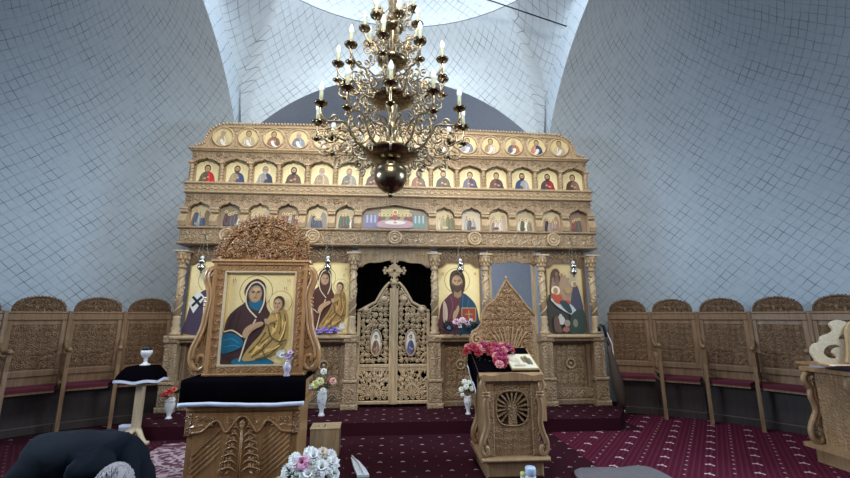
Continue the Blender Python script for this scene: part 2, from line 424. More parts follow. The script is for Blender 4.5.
# soleas step
st = MB(); _q = [(-3.66, 8.0), (-3.66, 6.5), (-3.3, 5.98), (3.3, 5.98), (3.66, 6.5), (3.66, 8.0)]
st.add([(a, b, z) for z in (0, .17) for a, b in _q], [(5, 4, 3, 2, 1, 0), (6, 7, 8, 9, 10, 11)]+[(i, (i+1) % 6, (i+1) % 6+6, i+6) for i in range(6)])
st = st.build('floor_step', M['carpet']); st['kind'] = 'structure'
tag(MB().tube([(1.35, 6.2, 7.35), (3.06, 6.2, 6.80)], .012, 6).build('tie_rod', M['iron']), 'thin dark iron tie rod crossing the vault at upper right', 'rod')
sc_ = MB().box(2.24, 3.62, 1.5, 5.93, 0, .006).box(3.62, 5.9, 1.5, 6.8, 0, .006)
tag(sc_.build('carpet', M['carpet_side']), 'brighter striped wine red carpet in front of the right stalls', 'carpet')
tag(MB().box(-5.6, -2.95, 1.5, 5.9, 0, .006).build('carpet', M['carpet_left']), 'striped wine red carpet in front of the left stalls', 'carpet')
tag(MB().box(-2.92, -2.05, 4.1, 5.80, 0, .008).build('floral_rug', M['rug']), 'pale pink floral patterned rug beside the large icon stand', 'rug')

# ------------------------------------------------------------ painted icons
SK = (.36, .21, .11); SKL = (.50, .31, .17); GOLD = (.74, .57, .22); GOLDL = (.86, .71, .36); HAIR = (.05, .03, .02)
class Pic:
    def __init__(s, x0, z0, w, h, y, mb=None): s.x0, s.z0, s.w, s.h, s.y, s.k = x0, z0, w, h, y, 0; s.mb = mb or MB()
    def P(s, pts): return [(s.x0+p[0]*s.w, s.z0+p[1]*s.h) for p in pts]
    def poly(s, pts, col):
        s.k += 1; y = s.y-.0007*s.k; q = s.P(pts)
        ar = sum(q[i-1][0]*q[i][1]-q[i][0]*q[i-1][1] for i in range(len(q)))
        if ar < 0: q = q[::-1]
        s.mb.add([(a, y, b) for a, b in q], [tuple(range(len(q)))], col); return s
    def blob(s, pts, col, n=3): return s.poly(crom(pts, n), col)
    def ell(s, cx, cy, rx, ry, col, n=18): return s.poly(circle(cx, cy, rx, ry, n), col)
    def halo(s, cx, cy, r, col=GOLDL, rim=(.40, .27, .10)):
        ry = r*s.w/s.h; s.ell(cx, cy, r*1.05, ry*1.05, rim, 24); s.ell(cx, cy, r, ry, col, 24); return s
    def line(s, pts, w, col, smooth=True):
        pts = crom(pts, 4, False) if smooth else pts; A = s.h/s.w; L = []; R_ = []
        for i, p in enumerate(pts):
            a, b = pts[max(i-1, 0)], pts[min(i+1, len(pts)-1)]; dx, dy = b[0]-a[0], (b[1]-a[1])*A; d = math.hypot(dx, dy) or 1
            ox, oy = -dy/d*w/2, dx/d*w/2/A; L.append((p[0]+ox, p[1]+oy)); R_.append((p[0]-ox, p[1]-oy))
        s.k += 1; y = s.y-.0007*s.k; n = len(pts)
        q = s.P(L)+s.P(R_); s.mb.add([(a, y, b) for a, b in q], [(i+n, i+n+1, i+1, i) for i in range(n-1)], col); return s
    def face(s, cx, cy, rx, col=SK, hair=None, beard=None, turn=.0):
        A = s.w/s.h; ry = rx*1.32*A
        s.ell(cx, cy, rx, ry, tuple(c*.75 for c in col)); s.ell(cx+turn*rx*.1, cy+ry*.05, rx*.86, ry*.88, col)
        s.ell(cx+turn*rx*.3, cy+ry*.45, rx*.5, ry*.25, tuple(min(1, c*1.25) for c in col), 10)
        if beard: s.blob([(cx-rx*.9, cy-ry*.05), (cx-rx*.4, cy-ry*.38), (cx+rx*.4, cy-ry*.38), (cx+rx*.9, cy-ry*.05), (cx+rx*.6, cy-ry*1.1), (cx, cy-ry*1.4), (cx-rx*.6, cy-ry*1.1)], beard)
        e = (.03, .02, .015)
        for d in (-.42, .38):
            ex = cx+(d+turn*.15)*rx; s.ell(ex, cy+ry*.14, rx*.17, ry*.06, e, 8); s.line([(ex-rx*.25, cy+ry*.24), (ex, cy+ry*.32), (ex+rx*.25, cy+ry*.25)], rx*.09, e)
        s.line([(cx+turn*rx*.15-rx*.02, cy+ry*.2), (cx+turn*rx*.2+rx*.1, cy-ry*.22), (cx+turn*rx*.1-rx*.08, cy-ry*.26)], rx*.1, tuple(c*.6 for c in col))
        s.line([(cx-rx*.22+turn*rx*.1, cy-ry*.48), (cx+turn*rx*.1, cy-ry*.45), (cx+rx*.25+turn*rx*.1, cy-ry*.48)], rx*.12, (.25, .06, .04))
        return s
def theotokos(p, veil=(.075, .030, .028), blue=(.012, .115, .20), robe=(.50, .33, .12), bg=GOLD, inner=GOLDL):
    p.poly([(0, 0), (1, 0), (1, 1), (0, 1)], bg); p.poly([(.03, .02), (.97, .02), (.97, .98), (.03, .98)], inner)
    p.halo(.43, .79, .235); p.halo(.80, .67, .165)
    p.blob([(.43, .935), (.30, .88), (.255, .78), (.29, .68), (.16, .60), (.05, .50), (.01, .36), (.0, .0), (.45, .0), (.62, .2), (.67, .5), (.60, .62), (.575, .78), (.55, .88)], veil)
    p.blob([(.33, .66), (.38, .60), (.5, .58), (.54, .66), (.50, .71), (.38, .71)], blue)
    p.face(.42, .765, .10, SKL, turn=.6); tr = (.72, .60, .42)
    p.line([(.30, .80), (.36, .875), (.45, .895), (.54, .84), (.565, .74), (.55, .64), (.50, .55)], .022, tr); p.line([(.30, .80), (.29, .70), (.34, .60), (.47, .50)], .022, tr)
    p.line([(.345, .80), (.40, .855), (.48, .855), (.525, .78)], .008, blue)
    p.blob([(.0, .30), (.12, .33), (.28, .27), (.30, .19), (.14, .13), (.0, .12)], blue); p.line([(.02, .345), (.14, .36), (.29, .29)], .02, tr)
    p.line([(.02, .25), (.14, .27), (.24, .22)], .012, tuple(min(1, c*2.2) for c in blue)); p.line([(.04, .18), (.16, .2), (.26, .18)], .012, tuple(min(1, c*2.2) for c in blue))
    p.blob([(.20, .0), (.22, .06), (.5, .09), (.66, .06), (.75, .0)], blue); p.line([(.46, .48), (.36, .30), (.30, .12), (.27, .03)], .022, tr)
    for q in (([(.16, .56), (.1, .45), (.08, .38)]), ([(.24, .58), (.2, .45), (.18, .36)]), ([(.12, .08), (.14, .02)])): p.line(q, .01, tuple(c*.4 for c in veil))
    p.blob([(.72, .58), (.86, .60), (.93, .52), (.95, .35), (.92, .22), (.80, .12), (.60, .06), (.34, .03), (.33, .10), (.44, .22), (.56, .33), (.62, .44), (.66, .53)], robe)
    dk = tuple(c*.28 for c in robe); lt = tuple(min(1, c*1.9) for c in robe)
    for q in (([(.70, .52), (.74, .42), (.70, .32), (.56, .22)]), ([(.80, .56), (.84, .44), (.82, .32)]), ([(.88, .54), (.90, .40), (.86, .25), (.74, .14)]), ([(.62, .34), (.52, .22), (.40, .12)]), ([(.74, .28), (.60, .16), (.44, .07)]), ([(.88, .22), (.7, .1), (.5, .05)])): p.line(q, .017, dk)
    for q in (([(.76, .54), (.78, .44), (.74, .34)]), ([(.66, .26), (.56, .18), (.44, .10)]), ([(.90, .46), (.88, .34), (.82, .24)]), ([(.84, .2), (.7, .14), (.56, .1)])): p.line(q, .018, lt)
    for q in (([(.84, .50), (.88, .44), (.85, .38)]), ([(.72, .40), (.78, .36), (.70, .30)]), ([(.50, .20), (.58, .17), (.46, .12)]), ([(.64, .16), (.74, .17), (.62, .11)])): p.poly(q, tuple(min(1, c*1.7) for c in robe))
    p.blob([(.72, .52), (.66, .50), (.60, .46), (.62, .42), (.70, .43), (.78, .46)], tuple(c*1.15 for c in robe)); p.line([(.62, .43), (.70, .44), (.78, .47)], .014, dk)
    p.line([(.93, .26), (.82, .24), (.70, .30), (.66, .40)], .02, dk); p.line([(.66, .07), (.60, .14), (.62, .22)], .014, dk)
    p.ell(.79, .665, .085, .085*p.w/p.h*1.2, HAIR); p.face(.775, .645, .068, SKL, turn=-.5)
    p.blob([(.70, .56), (.76, .55), (.80, .58), (.76, .60)], SKL)
    p.blob([(.30, .30), (.36, .28), (.44, .36), (.58, .42), (.56, .455), (.46, .44), (.37, .41), (.31, .36)], SKL); p.line([(.38, .34), (.48, .40), (.56, .43)], .01, SK)
    p.blob([(.66, .42), (.60, .46), (.61, .49), (.68, .47)], SKL); p.blob([(.80, .10), (.88, .06), (.95, .08), (.93, .14), (.85, .15)], (.62, .6, .55))
    for (a, b) in ((.10, .93), (.13, .93), (.90, .93), (.93, .93), (.86, .84), (.89, .84)): p.line([(a, b), (a+.01, b-.035)], .008, (.35, .10, .05))
    return p
def christ(p):
    p.poly([(0, 0), (1, 0), (1, .93), (.9, .94), (.78, 1), (.22, 1), (.1, .94), (0, .93)], GOLDL); p.halo(.46, .76, .30)
    p.blob([(.47, .92), (.32, .88), (.27, .76), (.30, .64), (.38, .55), (.56, .55), (.64, .64), (.66, .76), (.60, .88)], (.055, .032, .02))
    p.blob([(.34, .58), (.18, .50), (.06, .40), (.01, .2), (.0, 0), (.98, 0), (.97, .22), (.9, .40), (.76, .50), (.60, .58), (.47, .54)], (.12, .035, .05))
    p.blob([(.60, .57), (.78, .5), (.92, .38), (.98, .15), (.98, 0), (.5, 0), (.56, .2), (.52, .4)], (.015, .065, .12))
    p.poly([(.38, .62), (.56, .62), (.56, .53), (.47, .5), (.38, .53)], SK); p.face(.46, .735, .135, SKL, beard=(.08, .05, .03))
    p.line([(.60, .55), (.58, .38), (.62, .2)], .02, (.05, .16, .26)); p.line([(.74, .48), (.7, .36), (.76, .2)], .016, (.05, .16, .26)); p.line([(.3, .52), (.34, .38), (.26, .2)], .016, (.28, .10, .12))
    p.blob([(.12, .46), (.18, .42), (.22, .3), (.2, .18), (.12, .16), (.1, .3)], (.60, .46, .36))
    p.poly([(.56, .17), (.9, .17), (.9, .36), (.56, .36)], (.30, .06, .035)); p.line([(.56, .36), (.9, .36), (.9, .17), (.56, .17), (.56, .36)], .02, (.55, .38, .15), False); p.line([(.64, .27), (.82, .27)], .02, (.5, .35, .15)); p.line([(.73, .21), (.73, .33)], .02, (.5, .35, .15))
    p.blob([(.34, .2), (.42, .22), (.50, .34), (.47, .40), (.42, .34), (.36, .3)], SKL)
    for (a, b) in ((.08, .88), (.11, .88), (.88, .88), (.91, .88)): p.line([(a, b), (a+.01, b-.035)], .012, (.35, .10, .05))
    return p
def nicholas(p):
    p.poly([(0, 0), (1, 0), (1, .93), (.8, 1), (.2, 1), (0, .93)], GOLDL); p.halo(.5, .74, .30)
    p.blob([(.5, .62), (.3, .58), (.1, .45), (0, .2), (0, 0), (1, 0), (1, .2), (.9, .45), (.7, .58)], (.055, .035, .07))
    p.ell(.5, .76, .2, .13, (.5, .48, .45)); p.face(.5, .74, .15, SKL, beard=(.55, .53, .5))
    p.poly([(.02, .42), (.22, .60), (.40, .50), (.16, .28)], (.74, .72, .68)); p.poly([(.98, .42), (.78, .60), (.60, .50), (.84, .28)], (.74, .72, .68)); p.poly([(.38, .48), (.62, .48), (.6, 0), (.4, 0)], (.74, .72, .68))
    for cx, cy, s_ in ((.22, .445, .11), (.78, .445, .11), (.5, .2, .1)):
        for d in (1, -1): p.line([(cx-s_, cy-d*s_*.6), (cx+s_, cy+d*s_*.6)], .06, (.01, .01, .012), False)
    return p
def nativity(p):
    p.poly([(0, 0), (1, 0), (1, .93), (.8, 1), (.2, 1), (0, .93)], (.62, .48, .24)); p.blob([(.05, .55), (.1, .88), (.3, .95), (.42, .8), (.35, .55)], (.13, .085, .06))
    p.blob([(0, .0), (0, .55), (.3, .5), (.6, .5), (1, .35), (1, 0)], (.045, .04, .03))
    for (x_, y_, c_) in ((.16, .72, (.30, .2, .14)), (.27, .8, (.22, .14, .1)), (.6, .72, (.38, .26, .16)), (.35, .66, (.42, .3, .2)), (.12, .6, (.25, .17, .12))): p.blob([(x_-.07, y_-.14), (x_-.05, y_), (x_, y_+.06), (x_+.05, y_), (x_+.07, y_-.14)], c_); p.ell(x_, y_+.07, .035, .026, SK); p.blob([(.30, .5), (.36, .78), (.45, .9), (.58, .78), (.70, .5), (.5, .45)], (.34, .22, .13)); p.halo(.42, .86, .07, (.7, .55, .3)); p.ell(.42, .85, .05, .035, SK)
    p.blob([(.62, .3), (.7, .62), (.8, .72), (.9, .62), (.98, .3)], (.06, .055, .09)); p.halo(.76, .72, .09, (.72, .6, .4)); p.ell(.78, .71, .055, .04, SK)
    p.blob([(.05, .5), (.15, .42), (.4, .32), (.72, .25), (.8, .3), (.62, .42), (.4, .46)], (.50, .53, .52)); p.halo(.20, .62, .13, (.78, .66, .45)); p.ell(.2, .615, .07, .05, SK)
    p.blob([(.10, .58), (.2, .56), (.34, .56), (.42, .48), (.56, .48), (.62, .42), (.4, .4), (.18, .44), (.1, .5)], (.45, .075, .03)); p.blob([(.3, .46), (.5, .46), (.64, .34), (.6, .28), (.4, .36)], (.025, .05, .055))
    p.blob([(.55, 0), (.58, .22), (.75, .32), (.95, .34), (1, .2), (1, 0)], (.03, .05, .035)); p.blob([(.2, .22), (.32, .25), (.42, .2), (.36, .12), (.24, .14)], (.52, .5, .46)); p.ell(.3, .24, .05, .035, (.5, .45, .4))
    p.blob([(.12, .02), (.1, .2), (.22, .24), (.28, .1), (.34, .02)], (.13, .07, .05)); p.ell(.48, .14, .09, .05, (.32, .24, .18)); p.ell(.72, .14, .07, .06, (.20, .2, .14)); p.ell(.44, .05, .1, .04, (.3, .12, .1)); p.ell(.56, .62, .1, .05, (.40, .26, .12))
    return p
def saint(p, robe, mantle, hair, turn=0, beard=None, scroll=False):
    p.blob([(.5, .60), (.34, .56), (.2, .42), (.14, .2), (.12, .0), (.88, .0), (.86, .2), (.80, .42), (.66, .56)], robe)
    sx = 1 if turn >= 0 else -1; X = lambda a: .5+sx*(a-.5)
    p.blob([(X(.5), .58), (X(.68), .54), (X(.82), .40), (X(.88), .15), (X(.88), .0), (X(.42), 0), (X(.5), .2), (X(.58), .36)], mantle)
    p.line([(X(.56), .5), (X(.62), .3), (X(.58), .08)], .03, tuple(min(1, c*1.9+.02) for c in mantle)); p.line([(X(.3), .44), (X(.28), .24), (X(.34), .05)], .03, tuple(min(1, c*1.6+.02) for c in robe))
    p.ell(.5, .74, .155, .155*p.w/p.h*1.3, hair); p.face(.5, .715, .12, SKL, beard=beard, turn=turn)
    p.ell(X(.40), .24, .08, .05, SKL, 8); p.ell(X(.56), .30, .06, .05, SKL, 8)
    if scroll: p.blob([(X(.36), .3), (X(.5), .34), (X(.6), .1), (X(.75), .0), (X(.55), -.02), (X(.42), .08)], (.70, .66, .58))
    return p
def scene_pic(p, seed, pal):
    r = random.Random(seed)
    p.blob([(.02, .3), (.12, .62), (.3, .72), (.42, .5), (.6, .5), (.75, .78), (.95, .6), (.98, .2), (.98, 0), (.02, 0)], pal[0])
    for i in range(r.randint(3, 5)):
        cx = .15+.7*(i+.5)/4+r.uniform(-.05, .05); h = r.uniform(.45, .78); c = r.choice(pal[1:])
        p.blob([(cx-.13, 0), (cx-.12, h*.5), (cx-.05, h*.85), (cx+.05, h*.85), (cx+.12, h*.5), (cx+.14, 0)], c)
        p.line([(cx-.02, h*.7), (cx-.06, h*.35), (cx, .05)], .025, tuple(min(1, a*1.8+.05) for a in c))
        p.halo(cx, h*.95, .085, (.75, .6, .3)); p.ell(cx, h*.94, .05, .05, SK, 10)
    p.ell(r.uniform(.3, .7), .10, .16, .07, r.choice(pal[1:])); return p

# ------------------------------------------------------------ iconostasis
ICO = empty('iconostasis', (0, 6.9, .17))
tag(ICO, 'tall carved light oak icon screen with golden painted icons and pierced central doors', 'iconostasis')
OAK, OC, PT = M['oak'], M['oak_carved'], M['painted']
def part(name, mb, material, parent=ICO, label=None):
    o = mb.build(name, material, parent)
    if label: o['label'] = label
    return o
# --- lower tier: plinth, dado panels, shelf
C1, C2, C3, C4 = .688, 1.573, 2.576, 3.48
bays = [(-C4, -C3), (-C2, -C1), (C1, C2), (C3, C4)]
for i, (a, b) in enumerate(bays):
    a2, b2 = a+.10, b-.10
    f = MB().box(a2, b2, .04, .12, 0, 1.08)
    f.box(a2, b2, -.06, .04, 0, .10, ch=.02).box(a2, b2, -.03, .04, .10, .27, ch=.01)
    f.box(a2, b2, -.02, .04, 1.00, 1.08, ch=.01)
    for x in (a2, b2-.07): f.box(x, x+.07, -.02, .04, .27, 1.0, ch=.01)
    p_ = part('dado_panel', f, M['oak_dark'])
    c = MB(); scrolls(c, a2+.1, b2-.1, .31, .97, .035, .10, .010, 10+i, 2); vine(c, a2+.02, b2-.02, .12, .25, -.035, .008, .11)
    xc = (a+b)/2; c.tube([(xc+.075*cos(t_*pi/9), .01, .66+.075*sin(t_*pi/9)) for t_ in range(19)], .016, 5); c.ball((xc, .02, .66), (.03, .03, .03))
    part('carved_relief', c, OAK, p_)
    s_ = MB().box(a-.02, b+.02, -.20, .10, 1.09, 1.15, ch=.02).box(a+.05, b-.05, -.14, .10, 1.04, 1.09, ch=.02)
    part('shelf', s_, OAK)
# --- pedestals + columns
def column_mesh():
    c = MB()
    z0, z1 = 1.20, 2.26
    c.lathe([(.085, 1.15), (.085, 1.19), (.06, 1.21), (.075, 1.26), (.05, 1.31), (.068, 1.36), (.05, 1.40), (.062, 1.43), (.048, 1.46)], (0, -.06, 0), 12)
    c.lathe([(.052, 1.46), (.056, 1.85), (.050, 2.22)], (0, -.06, 0), 12)
    for ph in (0, pi):
        c.tube([(.052*cos(ph+2*pi*2.2*i/26), -.06+.052*sin(ph+2*pi*2.2*i/26), 1.47+.74*i/26) for i in range(27)], .014, 5)
    for i in range(14):
        a = ph = 2*pi*1.6*i/14+.9; c.ball((.05*cos(a), -.06+.05*sin(a), 1.5+.7*i/14), (.024, .024, .03), 6, 4)
    c.lathe([(.055, 2.22), (.072, 2.25), (.055, 2.28), (.06, 2.34), (.085, 2.42), (.105, 2.46), (.105, 2.49)], (0, -.06, 0), 12)
    for i in range(8):
        a = 2*pi*i/8; c.ball((.085*cos(a), -.06+.085*sin(a), 2.40), (.022, .022, .045), 6, 4); c.ball((.07*cos(a+.4), -.06+.07*sin(a+.4), 2.33), (.02, .02, .035), 6, 4)
    c.box(-.115, .115, -.175, .055, 2.49, 2.52)
    return c
def pedestal_mesh():
    c = MB()
    c.box(-.13, .13, -.19, .08, 0, .09, ch=.02).box(-.11, .11, -.17, .08, .09, .40, ch=.012).box(-.125, .125, -.185, .08, .40, .46, ch=.02)
    c.box(-.095, .095, -.15, .08, .46, 1.03, ch=.012).box(-.12, .12, -.18, .08, 1.03, 1.15, ch=.02)
    vine(c, -.07, .07, .13, .37, -.17, .009, .14); 
    for j in range(5): c.spiral(0, .53+.1*j, -.15, .045, .009, j, 1.2, 1 if j % 2 else -1, 4, 9); c.leaf(-.03, .56+.1*j, -.15, .9, .06, .03, .012); c.leaf(.03, .50+.1*j, -.15, 2.3, .06, .03, .012)
    return c
cm = column_mesh(); pm = pedestal_mesh(); col0 = ped0 = None
for x in (-C4, -C3, -C2, -C1, C1, C2, C3, C4):
    if col0 is None: col0 = part('column', cm, OAK); ped0 = part('column_pedestal', pm, OC); a, b = col0, ped0
    else:
        a, b = col0.copy(), ped0.copy(); COL.objects.link(a); COL.objects.link(b)
    a.location = b.location = (x, 0, 0)
# --- panels behind the large icons and the frieze panels above them
for i, (a, b) in enumerate(bays):
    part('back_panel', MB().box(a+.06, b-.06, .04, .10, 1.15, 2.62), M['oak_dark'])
part('side_door', MB().box(-C3+.06, -C2-.06, .06, .11, 0, 2.62), OC)
fz = MB()
for (a, b) in ((-C4, -C3), (-C3, -C2), (-C2, -C1), (C1, C2), (C2, C3), (C3, C4)): vine(fz, a+.13, b-.13, 2.44, 2.60, .03, .009, .15)
part('upper_vine', fz, OAK)
def lintel(a, b, drop, seed):
    top = 2.62; n = 24; pts = [(a+.06, top), (a+.06, 2.40-drop)]
    for i in range(n+1):
        u = i/n; x = a+.12+(b-a-.24)*u; e = min(u, 1-u)*2
        z = 2.40-drop+.02*sin(e*3*pi)+drop*.9*min(1, e*2.2)**.7; pts.append((x, z))
    pts += [(b-.06, 2.40-drop), (b-.06, top)]
    l = MB().prism(pts, .0, .07); l.tube([(p[0], -.005, p[1]) for p in pts[2:-2]], .016, 5)
    scrolls(l, a+.12, b-.12, 2.47, 2.61, -.005, .12, .009, seed, 2); return l
part('door_lintel', lintel(-C1, C1, .12, 5), OAK); part('door_lintel', lintel(C2, C3, .06, 6), OC)
# jambs of the open side door
part('door_jamb', MB().box(C2+.08, C2+.13, .02, .12, 0, 2.5).box(C3-.13, C3-.08, .02, .12, 0, 2.5), OAK)
# --- big icons
def arch_board(x0, x1, z0, z1):
    w_ = x1-x0; return [(x0, z0), (x1, z0), (x1, z1-.08), (x1-.07*w_/.7, z1-.07), (x1-.15*w_/.7, z1), (x0+.15*w_/.7, z1), (x0+.07*w_/.7, z1-.07), (x0, z1-.08)]
def big_icon(x0, x1, z0, z1, painter, label):
    mb = MB().prism(arch_board(x0-.02, x1+.02, z0-.02, z1+.02), -.005, .04, (.42, .30, .12)); p = Pic(x0, z0, x1-x0, z1-z0, -.006, mb); painter(p); return part('icon', mb, PT, label=label)
big_icon(-1.47, -.76, 1.17, 2.34, lambda p: theotokos(p, (.085, .025, .018), (.09, .03, .02), (.36, .21, .07)), 'icon of a dark veiled mother holding a child on gold')
big_icon(.76, 1.47, 1.17, 2.34, christ, 'icon of a bearded figure with a red book on gold')
big_icon(2.70, 3.31, 1.17, 2.34, nativity, 'dark nativity icon with a red robed reclining figure')
big_icon(-3.36, -2.70, 1.17, 2.34, nicholas, 'icon of a bishop with black crosses on a white stole')
# --- royal doors
def door_top(x):                          # outline height at distance x from the seam
    u = x/.60
    return 2.02-.05*u if u < .16 else (1.99-.30*((u-.16)/.34)**1.4 if u < .5 else (1.69-.16*((u-.5)/.5)))
for sg in (-1, 1):
    out = [(sg*.012, .05), (sg*.60, .05)]; n = 16
    top = [(sg*(.60-.588*i/n), door_top(.60-.588*i/n)-(.10 if i == n else 0)) for i in range(n+1)]
    d = MB()
    d.box(sg*.012, sg*.075, -.03, .03, .05, 1.92, ch=.01); d.box(sg*.555, sg*.61, -.02, .03, .05, 1.52, ch=.01)
    for z_ in (.05, .62): d.box(sg*.07, sg*.56, -.01, .03, z_, z_+.055, ch=.01)
    d.tube([(p[0], 0, p[1]) for p in top], .026, 6)
    d.tube([(p[0]*.93, -.01, p[1]-.05) for p in top[:-3]], .012, 5)
    leafp = part('royal_door', d, OAK)
    c = MB()
    ins = lambda x, z: z < door_top(abs(x))-.09 and not ((abs(x)-.29)**2/.0148+(z-1.02)**2/.055 < 1)
    scrolls(c, *sorted((sg*.08, sg*.56)), .69, 1.98, .0, .094, .016, 20+sg, 4, ins)
    for k in range(9):                    # palmette of the lower field
        a = pi/2+(k-4)*.33; L = .40-.025*abs(k-4); bx, bz = sg*.31, .16
        pts = [(bx+L*u*cos(a)*(.5+.6*u), 0, bz+L*u*sin(a)+.02*u) for u in (0, .2, .4, .6, .8, 1)]
        c.tube(pts, .013, 4); c.spiral(pts[-1][0], pts[-1][2], 0, .03, .012, a, 1, 1 if k > 4 else -1, 4, 8)
        for u in (2, 3, 4): c.leaf(pts[u][0], pts[u][2], -.005, a+.5, .07, .035, .015); c.leaf(pts[u][0], pts[u][2], -.005, a-.5, .07, .035, .015)
    scrolls(c, *sorted((sg*.08, sg*.56)), .10, .21, .0, .10, .012, 30+sg, 1)
    for (xx, zz) in ((.17, 1.74), (.47, 1.56)): c.ball((sg*xx, -.01, zz), (.055, .03, .055), 10, 6); c.spiral(sg*xx, zz, -.01, .085, .016, 0, 1, sg, 5, 14)
    rq = random.Random(77+sg)
    for _ in range(150):
        lx, lz = sg*rq.uniform(.10, .53), rq.uniform(.13, .58); aa = math.atan2(lz-.10, lx-sg*.31)
        c.leaf(lx, lz, .006, aa+rq.uniform(-.5, .5), .085, .034, .013)
    c.box(*sorted((sg*.07, sg*.56)), .0, .02, .57, .63)
    for _ in range(230):
        lx, lz = sg*rq.uniform(.09, .54), rq.uniform(.70, 1.95)
        if ins(lx, lz): c.leaf(lx, lz, .004, rq.uniform(0, 6.28), .075, .032, .014)
    part('pierced_carving', c, OAK, leafp)
    m_ = MB(); rx, rz, cx_, cz_ = .085, .20, sg*.29, 1.02
    m_.prism(circle(cx_, cz_, rx, rz, 24), -.02, .02, (.70, .66, .55)); m_.tube([(cx_+rx*1.1*cos(t_*pi/12), -.02, cz_+rz*1.06*sin(t_*pi/12)) for t_ in range(25)], .016, 5, (.38, .25, .14))
    p = Pic(cx_-rx, cz_-rz, 2*rx, 2*rz, -.021, m_)
    if sg < 0: saint(p, (.16, .07, .05), (.24, .15, .10), (.08, .04, .03), 1)
    else: saint(p, (.05, .06, .14), (.09, .10, .24), (.04, .04, .10), -1)
    part('oval_icon', m_, PT, leafp)
c = MB().box(-.03, .03, -.05, -.01, .05, 2.06, ch=.012)
c.lathe([(.045, 1.98), (.05, 2.02), (.03, 2.06)], (0, -.03, 0), 10)
part('door_post', c, OAK)
c = MB(); zc = 2.22
c.box(-.022, .022, -.045, -.01, 2.0, 2.40).box(-.15, .15, -.045, -.01, zc-.022, zc+.022)
for k in range(4):
    a = k*pi/2; ex, ez = .16*cos(a), zc+.16*sin(a)
    for d_ in (-.045, 0, .045): c.ball((ex+d_*sin(a)+(.02*cos(a) if d_ == 0 else 0), -.028, ez+d_*cos(a)+(.02*sin(a) if d_ == 0 else 0)), (.026, .018, .026), 7, 5)
    a += pi/4
    for q in (-.5, 0, .5): c.leaf(.02*cos(a), zc+.02*sin(a), -.03, a+q, .12, .04, .012); c.leaf(.02*cos(a), zc+.02*sin(a), -.02, a+q, .12, .04, -.012)
c.tube([(.1*cos(t_*pi/12), -.028, zc+.1*sin(t_*pi/12)) for t_ in range(25)], .012, 5)
part('door_cross', c, OAK)
# --- architrave with rosettes
part('architrave', MB().box(-3.58, 3.58, -.18, .30, 2.62, 2.66, ch=.015).box(-3.55, 3.55, -.15, .30, 2.66, 2.88, ch=.01).box(-3.59, 3.59, -.19, .30, 2.88, 2.92, ch=.015), OC)
c = MB()
for j in range(26):
    x0 = -3.53+j*7.06/26
    c.spiral(x0+.07, 2.81, -.155, .055, .010, 0, 1.2, 1, 4, 9); c.spiral(x0+.20, 2.73, -.155, .055, .010, pi, 1.2, 1, 4, 9)
    c.leaf(x0+.05, 2.69, -.155, .6, .1, .045, .014); c.leaf(x0+.24, 2.85, -.155, pi+.6, .1, .045, .014); c.leaf(x0+.13, 2.77, -.155, -1, .08, .04, .014); c.leaf(x0+.13, 2.77, -.155, 2.1, .08, .04, .014)
c.box(-3.54, 3.54, -.1495, -.145, 2.67, 2.87)
part('architrave_carving', c, OAK)
for x in (-2.786, -1.384, 0, 1.384, 2.786):
    r_ = MB()
    for rr, q in ((.105, .022), (.065, .016)): r_.tube([(x+rr*cos(t_*pi/14), -.17, 2.775+rr*sin(t_*pi/14)) for t_ in range(29)], q, 6)
    r_.prism(circle(x, 2.775, .10, n=24), -.17, -.13); r_.ball((x, -.175, 2.775), (.03, .025, .03))
    part('rosette', r_, OAK)
# --- feast tier
FX = [-3.29, -2.81, -2.31, -1.84, -1.34, -.85, .86, 1.35, 1.84, 2.33, 2.82, 3.31]
part('feast_tier', MB().box(-3.56, 3.56, .0, .30, 2.92, 3.51), OAK)
PALS = [((.24, .16, .10), (.05, .08, .14), (.30, .28, .26), (.12, .07, .05)), ((.30, .24, .16), (.60, .58, .52), (.10, .09, .10), (.10, .045, .05)), ((.5, .42, .32), (.14, .05, .04), (.32, .28, .24), (.1, .12, .11)),
        ((.34, .26, .18), (.12, .09, .08), (.42, .36, .3), (.2, .08, .06)), ((.26, .24, .22), (.06, .07, .11), (.42, .4, .36), (.13, .12, .12)), ((.5, .42, .28), (.05, .1, .08), (.1, .07, .05), (.55, .5, .42)),
        ((.55, .47, .30), (.30, .26, .12), (.12, .12, .06), (.5, .44, .32)), ((.55, .5, .4), (.14, .13, .15), (.1, .08, .07), (.3, .3, .32)), ((.45, .36, .28), (.5, .44, .38), (.16, .05, .05), (.2, .16, .12)),
        ((.5, .42, .28), (.62, .56, .42), (.09, .08, .06), (.22, .18, .12)), ((.34, .22, .16), (.28, .16, .12), (.02, .02, .02), (.3, .22, .18)), ((.3, .2, .13), (.22, .07, .05), (.28, .24, .2), (.1, .1, .07))]
def feast_outline(x, hw, z0=2.95, z1=3.34):
    return [(x-hw, z0), (x+hw, z0), (x+hw, z1-.10), (x+hw*.8, z1-.05), (x+hw*.45, z1-.005), (x, z1+.03), (x-hw*.45, z1-.005), (x-hw*.8, z1-.05), (x-hw, z1-.10)]
for i, x in enumerate(FX):
    mb = MB().prism(feast_outline(x, .165), -.02, .0, PALS[i][0] if i % 2 else (.62, .52, .32)); p = Pic(x-.16, 2.955, .32, .36, -.021, mb); scene_pic(p, 100+i, PALS[i]); part('feast_icon', mb, PT)
mb = MB().prism([(-.58, 2.95), (.58, 2.95), (.58, 3.28), (.30, 3.33), (-.30, 3.33), (-.58, 3.28)], -.02, 0, (.30, .22, .16)); p = Pic(-.57, 2.955, 1.14, .36, -.021, mb)
p.poly([(.28, .45), (.72, .45), (.72, .98), (.5, 1), (.28, .98)], (.66, .55, .28))
